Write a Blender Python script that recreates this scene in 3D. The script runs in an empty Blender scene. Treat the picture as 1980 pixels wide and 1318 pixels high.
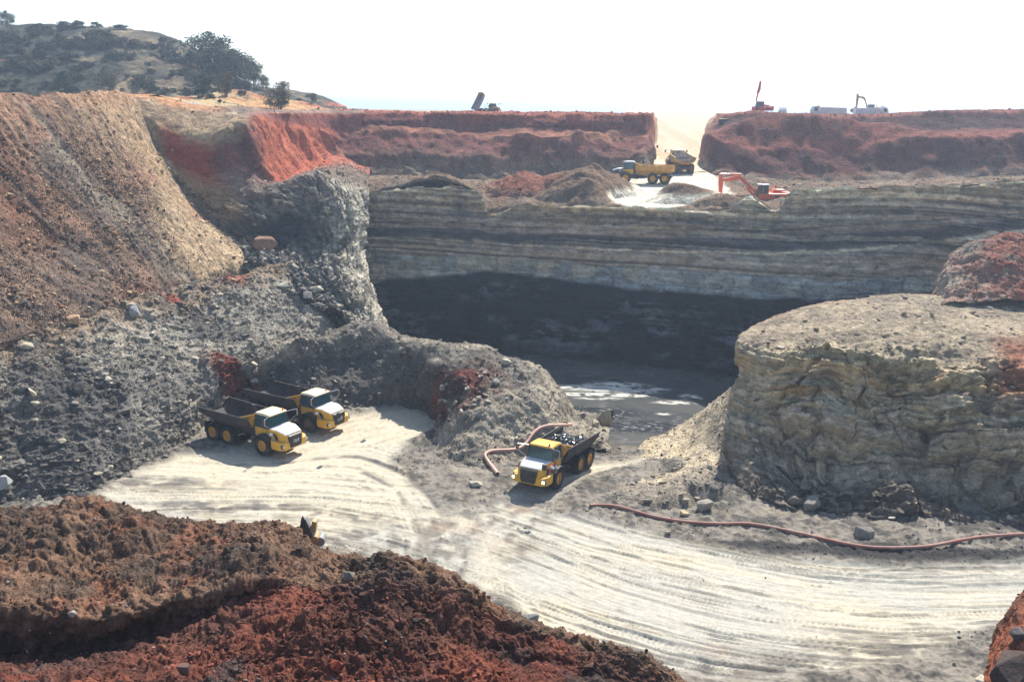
import bpy, bmesh, math, random
import numpy as np
from mathutils import Vector, Matrix, Euler
random.seed(7)
rng = np.random.default_rng(7)
SC = bpy.context.scene
COL = SC.collection
F32 = np.float32

# ------------------------------------------------------------------ camera
FPX, HC, PITCH, ROLL = 1800.0, 36.0, math.atan((659-214)/1800.0), 0.016
fw = np.array([0, math.cos(PITCH), -math.sin(PITCH)])
r0 = np.array([1.0, 0, 0]); u0 = np.array([0, math.sin(PITCH), math.cos(PITCH)])
rt = r0*math.cos(ROLL)+u0*math.sin(ROLL); up = -r0*math.sin(ROLL)+u0*math.cos(ROLL)
CAM = np.array([0, 0, HC])
def W(px, py, v):
    """survey point: v <= -20 means it lies -v metres ahead, otherwise v is its height"""
    d = rt*((px-990)/FPX)+up*((659-py)/FPX)+fw
    t = (-v/d[1]) if v <= -20 else (v-HC)/d[2]
    return CAM+d*t
def proj(P):
    q = P-CAM
    z = q@fw
    return 990+FPX*(q@rt)/z, 659-FPX*(q@up)/z, z
cam = bpy.data.cameras.new('camera'); camo = bpy.data.objects.new('camera', cam); COL.objects.link(camo)
camo.matrix_world = Matrix(((rt[0], up[0], -fw[0], 0), (rt[1], up[1], -fw[1], 0), (rt[2], up[2], -fw[2], HC), (0, 0, 0, 1)))
cam.sensor_width = 36; cam.lens = FPX/1980*36; cam.clip_start = 0.5; cam.clip_end = 20000
SC.camera = camo

# ------------------------------------------------------------------ light
SUN_EL, SUN_AZ = math.radians(47), math.radians(20)
w = bpy.data.worlds.new('World'); SC.world = w; w.use_nodes = True
nt = w.node_tree; bg = nt.nodes['Background']
sky = nt.nodes.new('ShaderNodeTexSky'); sky.sky_type = 'NISHITA'; sky.sun_disc = False
sky.sun_elevation = SUN_EL; sky.sun_rotation = SUN_AZ; sky.air_density = 1.0; sky.dust_density = 0.7; sky.ozone_density = 1.0
nt.links.new(sky.outputs[0], bg.inputs[0]); bg.inputs[1].default_value = 0.115
S = Vector((math.sin(SUN_AZ)*math.cos(SUN_EL), math.cos(SUN_AZ)*math.cos(SUN_EL), math.sin(SUN_EL)))
sl = bpy.data.lights.new('sun', 'SUN'); sl.energy = 4.6; sl.angle = math.radians(0.55); sl.color = (1, 0.955, 0.88)
so = bpy.data.objects.new('sun', sl); so.rotation_euler = S.to_track_quat('Z', 'Y').to_euler(); so.location = (0, 0, 200); COL.objects.link(so)
SC.view_settings.view_transform = 'Standard'; SC.view_settings.look = 'None'; SC.view_settings.gamma = 1
SC.view_settings.exposure = 0.84
SC.render.engine = 'CYCLES'
SC.cycles.use_denoising = True
SC.cycles.max_bounces = 6; SC.cycles.diffuse_bounces = 3; SC.cycles.glossy_bounces = 2; SC.cycles.transmission_bounces = 3
SC.cycles.volume_bounces = 0
SC.cycles.use_adaptive_sampling = False

# ------------------------------------------------------------------ noise
PERM = rng.permutation(256).astype(np.int32); PERM = np.concatenate([PERM, PERM])
VAL = (rng.random(256)*2-1).astype(F32)
def vn(x, y, z):
    xf = np.floor(x); yf = np.floor(y); zf = np.floor(z)
    fx = (x-xf).astype(F32); fy = (y-yf).astype(F32); fz = (z-zf).astype(F32)
    xi = xf.astype(np.int32) & 255; yi = yf.astype(np.int32) & 255; zi = zf.astype(np.int32) & 255
    fx = fx*fx*(3-2*fx); fy = fy*fy*(3-2*fy); fz = fz*fz*(3-2*fz)
    a = PERM[xi]; b = PERM[(xi+1) & 255]
    aa = PERM[(a+yi) & 255]; ab = PERM[(a+yi+1) & 255]; ba = PERM[(b+yi) & 255]; bb = PERM[(b+yi+1) & 255]
    def L(h0, h1): return h0+(h1-h0)*fx
    z1 = (zi+1) & 255
    def V(h, k): return VAL[PERM[(h+k) & 255]]
    c0 = L(V(aa, zi), V(ba, zi)); c1 = L(V(ab, zi), V(bb, zi)); d0 = L(V(aa, z1), V(ba, z1)); d1 = L(V(ab, z1), V(bb, z1))
    c = c0+(c1-c0)*fy; d = d0+(d1-d0)*fy
    return c+(d-c)*fz
def fbm(P, size, octv=4, seed=0, gain=0.5, ridge=False):
    k = 1.0/size; amp = 1.0; tot = 0; out = np.zeros(len(P), F32)
    x, y, z = P[:, 0]*k+seed*13.7, P[:, 1]*k+seed*7.3, P[:, 2]*k+seed*3.1
    for i in range(octv):
        n = vn(x, y, z)
        if ridge: n = 1-2*np.abs(n)
        out += amp*n; tot += amp; amp *= gain
        x, y, z = (x*0.8+y*0.6)*2.03+5.1, (-x*0.6+y*0.8)*2.03+1.7, z*2.03+9.2
    return out/tot
def st(P, a, b, c): return np.stack([P[:, 0]*a, P[:, 1]*b, P[:, 2]*c], 1)
def cells(x, y, seed=0, jit=0.9):
    """2-d cellular noise: distance to nearest point, border distance, cell random"""
    xi = np.floor(x).astype(np.int32); yi = np.floor(y).astype(np.int32)
    f1 = np.full(len(x), 9.0, F32); f2 = f1.copy(); cid = np.zeros(len(x), F32)
    for dx in (-1, 0, 1):
        for dy in (-1, 0, 1):
            h = PERM[(PERM[(xi+dx+seed*17) & 255]+yi+dy) & 255]
            px = xi+dx+0.5+jit*0.5*VAL[h]; py = yi+dy+0.5+jit*0.5*VAL[(h*7+3) & 255]
            d = np.hypot(px-x, py-y).astype(F32)
            cl = d < f1
            f2 = np.where(cl, f1, np.minimum(f2, d)); cid = np.where(cl, VAL[(h*5+11) & 255], cid); f1 = np.where(cl, d, f1)
    return f1, f2-f1, cid
def blocks(s, z, th, wd, seed=0):
    """broken beds: every bed of thickness th is cut into blocks about wd long; gives block random and distance to the nearest joint"""
    z0 = s*0+seed*3.7
    zz = z/th+.45*vn(s*.35/wd, z*.3/th, z0)+.12*vn(s*2.2/wd, z*1.2/th, z0+5); b = np.floor(zz).astype(np.int32); fz = zz-b
    h = PERM[(b+seed*31) & 255]; q = s/wd*(1+.35*VAL[h])+VAL[(h*3) & 255]*7+.3*vn(s*1.3/wd, zz*.9, z0+9); k = np.floor(q).astype(np.int32); fs = q-k
    idn = VAL[PERM[(PERM[(k+h) & 255]+b) & 255]]
    return idn, np.minimum(np.minimum(fz, 1-fz), np.minimum(fs, 1-fs)*wd/th).astype(F32)
def ss(a, b, x):
    t = np.clip((x-a)/(b-a), 0, 1); return t*t*(3-2*t)
def c(r, g, b):
    return np.array([((v/255)/12.92 if v/255 <= .04045 else ((v/255+.055)/1.055)**2.4) for v in (r, g, b)], F32)
def mix(a, b, t):
    a = np.asarray(a, F32); b = np.asarray(b, F32); t = np.asarray(t, F32)
    if t.ndim == 1: t = t[:, None]
    return a+(b-a)*t
def ramp(x, stops, cols):
    cols = np.array(cols); return np.stack([np.interp(x, stops, cols[:, i]) for i in range(3)], 1).astype(F32)
def blob(P, px, py, v, rx, ry=None, soft=0.35, seed=3, ns=2.0):
    """soft irregular patch of ground round a surveyed point"""
    q = W(px, py, v); ry = ry or rx
    d = np.sqrt(((P[:, 0]-q[0])/rx)**2+((P[:, 1]-q[1])/ry)**2+((P[:, 2]-q[2])/(0.7*(rx+ry)))**2)
    d = d+0.3*fbm(P, ns, 3, seed)
    return 1-ss(1-soft, 1+soft, d)

# ------------------------------------------------------------------ materials
def newmat(name):
    m = bpy.data.materials.new(name); m.use_nodes = True
    return m, m.node_tree, m.node_tree.nodes['Principled BSDF']
def earth(name, fine=6.0, mid=1.2, var=0.5, bump=0.5, dist=0.12, rough=0.95, speck=0.0, stretch=(1, 1, 1)):
    m, t, b = newmat(name); N = t.nodes; L = t.links
    at = N.new('ShaderNodeAttribute'); at.attribute_name = 'Col'
    tc = N.new('ShaderNodeTexCoord'); mp = N.new('ShaderNodeMapping'); mp.inputs['Scale'].default_value = stretch
    L.new(tc.outputs['Object'], mp.inputs[0])
    n1 = N.new('ShaderNodeTexNoise'); n1.inputs['Scale'].default_value = fine; n1.inputs['Detail'].default_value = 3; n1.inputs['Roughness'].default_value = .7
    n2 = N.new('ShaderNodeTexNoise'); n2.inputs['Scale'].default_value = mid; n2.inputs['Detail'].default_value = 4; n2.inputs['Roughness'].default_value = .65
    L.new(mp.outputs[0], n1.inputs['Vector']); L.new(mp.outputs[0], n2.inputs['Vector'])
    ad = N.new('ShaderNodeMath'); ad.operation = 'ADD'; L.new(n1.outputs[0], ad.inputs[0]); L.new(n2.outputs[0], ad.inputs[1])
    mr = N.new('ShaderNodeMapRange'); mr.inputs['From Min'].default_value = .7; mr.inputs['From Max'].default_value = 1.3
    mr.inputs['To Min'].default_value = 1-var; mr.inputs['To Max'].default_value = 1+var
    L.new(ad.outputs[0], mr.inputs['Value'])
    vm = N.new('ShaderNodeVectorMath'); vm.operation = 'SCALE'; L.new(at.outputs['Color'], vm.inputs[0]); L.new(mr.outputs[0], vm.inputs['Scale'])
    L.new(vm.outputs[0], b.inputs['Base Color'])
    b.inputs['Roughness'].default_value = rough; b.inputs['Specular IOR Level'].default_value = 0.15
    bp = N.new('ShaderNodeBump'); bp.inputs['Strength'].default_value = bump; bp.inputs['Distance'].default_value = dist
    L.new(ad.outputs[0], bp.inputs['Height']); L.new(bp.outputs[0], b.inputs['Normal'])
    return m
M = {}
M['far'] = earth('weathered_face', 2.4, .6, .55, .9, .35)
M['wall'] = earth('bedded_rock', 2.6, .7, .6, .9, .3, stretch=(1, 1, 2.4))
M['slope'] = earth('loose_spoil', 5.0, 1.3, .62, 1.0, .2)
M['near'] = earth('clod_soil', 10.0, 2.8, .55, 1.0, .09)
M['floor'] = earth('packed_haul_floor', 6.0, 1.6, .22, .7, .05)
M['outcrop'] = earth('flaggy_sandstone', 4.5, 1.2, .5, 1.0, .2, stretch=(1, 1, 2.6))
M['rock'] = earth('broken_rock', 8.0, 2.0, .3, .5, .05)
M['plain'] = earth('dry_plain', .4, .03, .35, .2, .2)

# ------------------------------------------------------------------ object bookkeeping
def tag(o, label=None, cat=None, group=None, kind=None):
    if label: o['label'] = label
    if cat: o['category'] = cat
    if group: o['group'] = group
    if kind: o['kind'] = kind
    return o
def mesh_np(name, V, Fc, mat, col=None, smooth=True, parent=None):
    """V (n,3), Fc (m,k) faces of one size"""
    me = bpy.data.meshes.new(name); n = len(V); m, k = Fc.shape
    me.vertices.add(n); me.vertices.foreach_set('co', np.ascontiguousarray(V, F32).ravel())
    me.loops.add(m*k); me.loops.foreach_set('vertex_index', np.ascontiguousarray(Fc, np.int32).ravel())
    me.polygons.add(m); me.polygons.foreach_set('loop_start', np.arange(0, m*k, k, dtype=np.int32))
    me.polygons.foreach_set('loop_total', np.full(m, k, np.int32))
    me.polygons.foreach_set('use_smooth', np.full(m, smooth, bool))
    me.update(calc_edges=True); me.validate()
    if col is not None:
        a = me.color_attributes.new('Col', 'FLOAT_COLOR', 'POINT')
        cc = np.ones((n, 4), F32); cc[:, :3] = np.clip(col, 0.004, 0.95); a.data.foreach_set('color', cc.ravel())
    me.materials.append(mat)
    o = bpy.data.objects.new(name, me); COL.objects.link(o)
    if parent: o.parent = parent
    return o
def grid_faces(nu, nv):
    i = np.arange(nu-1)[None, :]+np.arange(nv-1)[:, None]*nu
    return np.stack([i, i+nu, i+nu+1, i+1], -1).reshape(-1, 4)
def hermite(t, T, K):
    """t (n,), K (n,k,3) -> cubic through the k knots at T"""
    T = np.asarray(T); k = len(T)
    D = np.zeros_like(K)
    for j in range(k):
        a, b = max(j-1, 0), min(j+1, k-1)
        D[:, j] = (K[:, b]-K[:, a])/(T[b]-T[a])
    seg = np.clip(np.searchsorted(T, t, side='right')-1, 0, k-2)
    h = (T[seg+1]-T[seg]); s = ((t-T[seg])/h)
    h00 = 2*s**3-3*s**2+1; h10 = s**3-2*s**2+s; h01 = -2*s**3+3*s**2; h11 = s**3-s**2
    return (h00[None, :, None]*K[:, seg]+(h10*h)[None, :, None]*D[:, seg]*.8+h01[None, :, None]*K[:, seg+1]+(h11*h)[None, :, None]*D[:, seg+1]*.8)
PATCH = {}
class Ctx: pass
def loft(name, rows, nu, nv, shape, colour, mat, flip=False, rowlin=False, uw=None):
    K = np.array([[W(*k) for k in r] for r in rows])               # (R,C,3)
    R, C = K.shape[:2]
    def spacing(A):
        d = np.linalg.norm(np.diff(A, axis=1), axis=2)
        # mix of true length and length as seen, so that far stretches are not over-divided
        q = np.linalg.norm((A[:, 1:]+A[:, :-1])/2-CAM, axis=2)
        d = (d/np.maximum(q, 10)).mean(0)+1e-4
        s = np.concatenate([[0], np.cumsum(d)]); return s/s[-1]
    Tu = spacing(K); Tv = spacing(K.transpose(1, 0, 2))
    u = np.linspace(0, 1, nu); v = np.linspace(0, 1, nv)
    G = hermite(u, Tu, K)                                            # (R,nu,3)
    if rowlin:
        seg = np.clip(np.searchsorted(Tv, v, side='right')-1, 0, R-2); s = (v-Tv[seg])/(Tv[seg+1]-Tv[seg])
        P = G[seg]*(1-s)[:, None, None]+G[seg+1]*s[:, None, None]    # (nv,nu,3)
    else:
        P = hermite(v, Tv, G.transpose(1, 0, 2)).transpose(1, 0, 2)
    du = np.gradient(P, axis=1); dv = np.gradient(P, axis=0)
    Nn = np.cross(dv, du); Nn /= np.linalg.norm(Nn, axis=2, keepdims=True)+1e-9
    if flip: Nn = -Nn
    x = Ctx(); x.nu, x.nv = nu, nv
    x.P = P.reshape(-1, 3).astype(F32); x.N = Nn.reshape(-1, 3).astype(F32)
    x.r = np.repeat(np.interp(v, Tv, np.arange(R)), nu).astype(F32)
    x.u = np.tile(u, nv).astype(F32); x.k = np.tile(np.interp(u, Tu, np.arange(C)), nv).astype(F32)
    x.px, x.py, _ = proj(x.P)
    # metres along the surface
    x.s = np.tile(np.concatenate([[0], np.cumsum(np.linalg.norm(np.diff(P.mean(0), axis=0), axis=1))]), nv).astype(F32)
    x.t = (np.repeat(v, nu)*np.linalg.norm(np.diff(P, axis=0), axis=2).sum(0).mean()).astype(F32)
    x.Q = x.P.copy()
    shape(x)
    Fc = grid_faces(nu, nv)
    if flip: Fc = Fc[:, ::-1]
    G3 = x.Q.reshape(nv, nu, 3); n2 = np.cross(np.gradient(G3, axis=0), np.gradient(G3, axis=1)); n2 /= np.linalg.norm(n2, axis=2, keepdims=True)+1e-9
    if flip: n2 = -n2
    x.n = n2.reshape(-1, 3).astype(F32)
    x.c = colour(x)
    o = mesh_np(name, x.Q, Fc, mat, x.c)
    tag(o, kind='structure'); x.o = o
    PATCH[name if name not in PATCH else o.name] = x
    return x
def push(x, d): x.Q = x.Q+x.N*np.asarray(d, F32)[:, None]
def lift(x, d): x.Q[:, 2] += d
def cone(x, px, py, v, r, h, ry=None, p=1.2, seed=0):
    q = W(px, py, v); ry = ry or r
    d = np.sqrt(((x.P[:, 0]-q[0])/r)**2+((x.P[:, 1]-q[1])/ry)**2)+0.12*fbm(x.P, r*.5, 3, seed+5)
    x.Q[:, 2] += h*np.clip(1-d, 0, 1)**p
def ground_at(px, py, names=None, tol=3.0):
    best = None
    for nme, x in PATCH.items():
        if names and nme not in names: continue
        if not hasattr(x, 'qp'): x.qp = proj(x.Q)
        a, b, z = x.qp
        m = (np.abs(a-px) < tol) & (np.abs(b-py) < tol) & (z > 3)
        if m.any():
            i = np.where(m)[0]; j = i[np.argmin(z[i]+0.02*np.hypot(a[i]-px, b[i]-py)*z[i]/10)]
            if best is None or z[j] < best[0]: best = (z[j], x.Q[j].astype(float), x.c[j])
    if best is None:
        if tol < 40: return ground_at(px, py, names, tol*2)
        raise RuntimeError('no ground at %s %s' % (px, py))
    return best[1]
# ================================================================== TERRAIN
TAN = c(196, 176, 142); LGREY = c(150, 146, 138); GREY = c(112, 109, 105); DGREY = c(72, 71, 71); COAL = c(30, 31, 35)
RED = c(150, 72, 52); DRED = c(112, 52, 42); BROWN = c(132, 98, 72); OCHRE = c(182, 142, 98); ORANGE = c(178, 108, 70)
def floorz(x, y):
    x = np.asarray(x, float); y = np.asarray(y, float)
    return -6.5*np.maximum(ss(86, 124, y)*ss(-6, 7, x), ss(122, 132, y))

# ---- flows of traffic across the floor (surveyed tracks)
def path(pts): return np.array([W(a, b, 0)[:2] for a, b in pts])
FLOWS = [path([(2300, 1130), (1900, 1138), (1600, 1132), (1350, 1092), (1180, 1050), (1050, 1000), (960, 970), (800, 950), (600, 935), (200, 930)]),
         path([(2300, 1215), (1700, 1225), (1400, 1200), (1200, 1150), (1050, 1095), (930, 1050), (780, 1010), (600, 985), (300, 985), (100, 1000)]),
         path([(800, 1420), (835, 1220), (862, 1090), (885, 1030), (930, 980), (1000, 945), (1080, 912), (1180, 880), (1290, 848), (1400, 820), (1500, 800)]),
         path([(300, 900), (450, 905), (560, 900), (680, 890), (780, 930), (830, 990), (860, 1080), (900, 1250), (950, 1400)]),
         path([(400, 870), (520, 905), (640, 870), (740, 835), (820, 800)])]
def near_path(P, poly):
    best = np.full(len(P), 1e9, F32); lat = np.zeros(len(P), F32); sv = np.zeros(len(P), F32); acc = 0
    # densify
    pts = [poly[0]]
    for a, b in zip(poly[:-1], poly[1:]):
        pts.append(b)
    d = np.concatenate([[0], np.cumsum(np.linalg.norm(np.diff(poly, axis=0), axis=1))])
    t = np.linspace(0, d[-1], 40)
    sp = hermite(t, d+np.arange(len(d))*1e-6, np.concatenate([poly, np.zeros((len(poly), 1))], 1)[None])[0][:, :2]
    for a, b in zip(sp[:-1], sp[1:]):
        ab = b-a; L = np.linalg.norm(ab); e = ab/L
        dx, dy = P[:, 0]-a[0], P[:, 1]-a[1]
        q = np.clip(dx*e[0]+dy*e[1], 0, L)
        dd = np.hypot(dx-q*e[0], dy-q*e[1]); m = dd < best
        best = np.where(m, dd, best); lat = np.where(m, dx*e[1]-dy*e[0], lat); sv = np.where(m, acc+q, sv); acc += L
    return best, lat, sv
ROADPOLY = [(190, 957), (340, 880), (430, 872), (560, 860), (660, 808), (790, 788), (862, 812), (800, 850), (775, 890), (795, 935), (880, 985), (960, 962), (1010, 938), (1080, 905), (1200, 874), (1290, 838), (1345, 826), (1310, 856),
            (1240, 880), (1150, 915), (1070, 962), (1040, 985), (1150, 1000), (1230, 1020), (1330, 1045), (1500, 1072), (1700, 1092), (1850, 1092), (1980, 1078), (2300, 1076), (2300, 1260), (1950, 1215), (1850, 1235), (1700, 1290), (1500, 1330), (1250, 1300),
            (1050, 1225), (870, 1120), (600, 1060), (300, 1030)]
def poly_sd(x, y, poly):
    ins = np.zeros(len(x), bool); d = np.full(len(x), 1e9, F32)
    n = len(poly)
    for i in range(n):
        x1, y1 = poly[i]; x2, y2 = poly[(i+1) % n]
        cr = ((y1 > y) != (y2 > y)) & (x < (x2-x1)*(y-y1)/(y2-y1+1e-9)+x1); ins ^= cr
        ex, ey = x2-x1, y2-y1; L2 = ex*ex+ey*ey
        t = np.clip(((x-x1)*ex+(y-y1)*ey)/L2, 0, 1); d = np.minimum(d, np.hypot(x-x1-t*ex, y-y1-t*ey))
    return np.where(ins, d, -d)

def make_floor():
    nu, nv = 950, 560
    Y = 48*(150/48)**np.linspace(0, 1, nv); T = np.linspace(-.78, .78, nu)
    X = Y[:, None]*T[None, :]; YY = np.repeat(Y[:, None], nu, 1)
    P = np.stack([X, YY, floorz(X, YY)], -1).reshape(-1, 3).astype(F32)
    px, py, _ = proj(P)
    RP = [tuple(W(a, b, 0)[:2]) for a, b in ROADPOLY]
    sd = poly_sd(P[:, 0], P[:, 1], RP)+1.6*fbm(P, 5, 4, 2)
    road = ss(-.8, 1.4, sd)
    tot = np.zeros(len(P), F32)+1e-4; stk = np.zeros(len(P), F32); rel = np.zeros(len(P), F32); tread = np.zeros(len(P), F32); rut = np.zeros(len(P), F32)
    for i, fl in enumerate(FLOWS):
        d, lat, s = near_path(P, fl)
        wgt = np.exp(-(d/(6.5 if i < 2 else (2.6 if i == 2 else 4.5)))**2)+1e-3*np.exp(-d/20)
        lat2 = lat+1.2*vn(s*.05, lat*.1, s*0+i*9.0)
        s2 = s+3*vn(lat*.5, s*.1, s*0+i); a = .7*vn(lat2*1.1, s2*.06, s*0+i*3.3)+.6*vn(lat2*2.9, s2*.13, s*0+i*7.7)+.6*vn(lat2*6.5, s2*.3, s*0+i*2.2)+.4*vn(lat2*12, s2*.7, s*0+i*1.2)
        b = vn(lat2*2.6, s*.05, s*0+i*5.5)
        # tyre marks: narrow bands with cross bars
        for k in range(7 if i < 2 else 3):
            off = (k-3)*1.9+.7*math.sin(k*5+i) if i < 2 else (k-1)*2.3
            la = lat-off+1.6*vn(s*.03, s*0+k*3.1, s*0+i)
            band = 1-ss(.3, .42, np.abs(la)); bars = ss(-.1, .5, np.sin((s+.6*np.abs(la))*2*math.pi/.42))
            vis = ss(.2, .55, vn(s*.07, s*0+k*1.7, s*0+i*4.1))
            tread = np.maximum(tread, band*bars*vis*ss(.05, .4, wgt))
        if i in (2, 3): rut = np.maximum(rut, np.exp(-((np.abs(lat+.5*vn(s*.06, s*0+i, s*0))-1.35)/.42)**2)*(d < 6)*ss(0, 6, s)*ss(-.35, .25, vn(s*.09, np.sign(lat)*3., s*0+i)))
        stk += wgt*a; rel += wgt*b; tot += wgt
    stk /= tot; rel /= tot; foc = np.clip(tot, 0, 1)
    big = fbm(P, 9, 4, 11); mid = fbm(P, 2.2, 4, 12); fine = fbm(P, .5, 3, 13)
    h = (.07*stk+.06*rel-.05*tread-.09*rut)*road+.10*mid*(.3+.7*(1-road))+.16*big+(1-road)*(.22*fbm(P, 1.6, 4, 14)+.22*fbm(P, .8, 4, 15, .6, True)+.16*fine+.25)
    # soft windrows along the tracks
    h += road*.13*ss(.25, .6, stk)
    Q = P.copy(); Q[:, 2] += h
    q2 = W(600, 920, 0)
    light = mix(c(190, 179, 156), c(174, 169, 155), ss(-.3, .5, fbm(P, 12, 3, 31)+.4*rel))
    light = mix(light, c(194, 178, 148), ss(.1, .6, fbm(P, 7, 3, 33))*.5)
    dark = mix(c(96, 92, 88), c(120, 112, 100), ss(-.4, .4, mid))
    dk = ss(.12, .75, stk*.8+.5*mid-.04)*(.2+.5*ss(-.2, .45, fbm(P, 6, 4, 77)))
    dk = np.maximum(dk, .9*rut*ss(-.5, .3, fbm(P, 1.5, 3, 78)))
    dk = np.maximum(dk, tread*.34)
    # churned dark patches round the fork of the tracks
    for (bx, by, rx, ry) in ((850, 1040, 3, 7), (700, 1050, 5, 3), (960, 1000, 6, 2.5), (420, 980, 9, 2), (330, 935, 7, 1.6), (1000, 1040, 2.0, 6), (640, 1000, 6, 1.5), (1050, 985, 8, 2.5), (1880, 1260, 12, 2.5), (1480, 1300, 10, 2)):
        dk = np.maximum(dk, blob(P, bx, by, 0, rx, ry, .6, 5, 1.2)*ss(-.45, .35, fbm(P, 1.1, 4, 17)+.5*stk)*.9)
    cr = mix(light, dark, dk)
    cr = mix(cr, c(200, 156, 122), .15*np.maximum.reduce([blob(P, a, b, 0, 1.2, .9, .5, 8, .6) for a, b in ((955, 1050), (940, 1035), (1385, 1258), (1010, 985), (1120, 1030), (860, 1020), (915, 1022))]))
    off = mix(c(132, 124, 112), c(84, 80, 74), ss(-.3, .4, mid+.9*fine)); off = mix(off, c(158, 146, 126), ss(.1, .6, fbm(P, 3, 4, 21))*.5)
    # wet black mud near the shore, and dark strips below the hose
    wet = ss(103, 110, P[:, 1]+2*mid)*ss(0, 10, P[:, 0])
    off = mix(off, c(70, 68, 66), wet*.7)
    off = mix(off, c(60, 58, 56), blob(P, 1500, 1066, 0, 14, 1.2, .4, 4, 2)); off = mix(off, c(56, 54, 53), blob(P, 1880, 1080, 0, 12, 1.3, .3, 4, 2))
    col = mix(off, cr, road)
    x = Ctx(); x.P, x.Q, x.c, x.road = P, Q, col, road; x.px, x.py = px, py
    x.o = tag(mesh_np('pit_floor', Q, grid_faces(nu, nv)[:, ::-1], M['floor'], col), kind='structure')
    PATCH['pit_floor'] = x
make_floor()

# ---- highwall -----------------------------------------------------
HX = [690, 800, 925, 945, 1000, 1200, 1290, 1400, 1450, 1500, 1530, 1600, 1800, 1950, 2120]
HD = [159, 157, 154, 153.5, 152, 148, 146, 142.5, 141, 140, 139.5, 138, 134.5, 131, 127]
def hrow(pys, off): return [(a, b, -(d+off)) for a, b, d in zip(HX, pys, HD)]
HT = [378, 362, 372, 412, 400, 400, 404, 408, 378, 408, 370, 364, 362, 350, 342]
hw = [hrow(HT, 7.0),
      hrow([428, 428, 430, 437, 437, 440, 441, 443, 444, 444, 441, 435, 425, 414, 405], 6.0),
      hrow([440, 438, 442, 448, 450, 456, 458, 460, 461, 461, 458, 453, 441, 426, 416], 5.6),
      hrow([463, 459, 466, 470, 473, 482, 486, 489, 490, 490, 488, 484, 470, 448, 436], 4.8),
      hrow([486, 490, 492, 494, 498, 513, 520, 529, 533, 537, 538, 542, 530, 500, 486], 4.0),
      hrow([556, 540, 527, 527, 531, 558, 566, 576, 580, 580, 580, 580, 566, 520, 505], 3.2),
      hrow([610, 604, 600, 600, 604, 628, 640, 650, 654, 658, 660, 664, 668, 640, 620], 1.6),
      [(a, b, -5.5) for a, b in zip(HX, [664, 676, 690, 692, 699, 718, 728, 744, 750, 757, 760, 768, 784, 800, 820])]]
def hw_shape(x):
    P, r = x.P, x.r
    edge = ss(0, .12, r)
    warp = P[:, 2]+.5*vn(P[:, 0]*.05, P[:, 1]*0, P[:, 2]*.05)
    led = vn(x.s*.03, P[:, 1]*0, warp*1.1)+.6*vn(x.s*.05, P[:, 1]*0+4, warp*3.1)
    f1, bd, ci = cells(x.s*.45+.15*vn(x.s*.5, warp*.4, x.s*0), warp*.16, 3); joints = (1-ss(.02, .10, bd))*ss(-.3, .4, vn(x.s*.6, warp*1.5, x.s*0+5))
    f1, bd2, ci2 = cells(x.s*.7, warp*1.2, 5)
    gul = fbm(st(P, 1, 1, .16), 3.0, 4, 9)
    B1 = blocks(x.s+1.2*fbm(P, 3, 3, 63), warp, 3.0, 2.6, 2); B2 = blocks(x.s, warp, .9, 2.2, 3); B3 = blocks(x.s, warp, .45, 1.1, 4); x.B = B1, B2, B3
    hard = ss(3.8, 4.2, r)*(1-ss(4.9, 5.1, r)); coal = ss(4.9, 5.2, r)*(1-ss(6.7, 7, r)); topb = (1-ss(.9, 1.1, r))
    d = .35*led+1.1*fbm(P, 14, 3, 1)+.5*fbm(P, 3.5, 4, 2)
    d += .28*B2[0]+.14*B3[0]+coal*.3*B2[0]+hard*(.35*B1[0]-.2*(1-ss(0, .05, B1[1]))+.5*fbm(st(P, 1, 1, .3), 1.5, 4, 66))+topb*(.55*gul+.35*ci)+coal*(.8*fbm(st(P, 1, 1, 2.2), 4.5, 5, 7, .6, True)+.35*ci2)
    d += (1-hard)*.25*ci2
    push(x, d*edge*.9)
    x.Q[:, 2] += (1-edge)*(.35*fbm(P, 2.5, 4, 3)+.2*ci)
    x.ci, x.ci2, x.j, x.gul, x.led = ci, ci2, joints, gul, led
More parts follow.
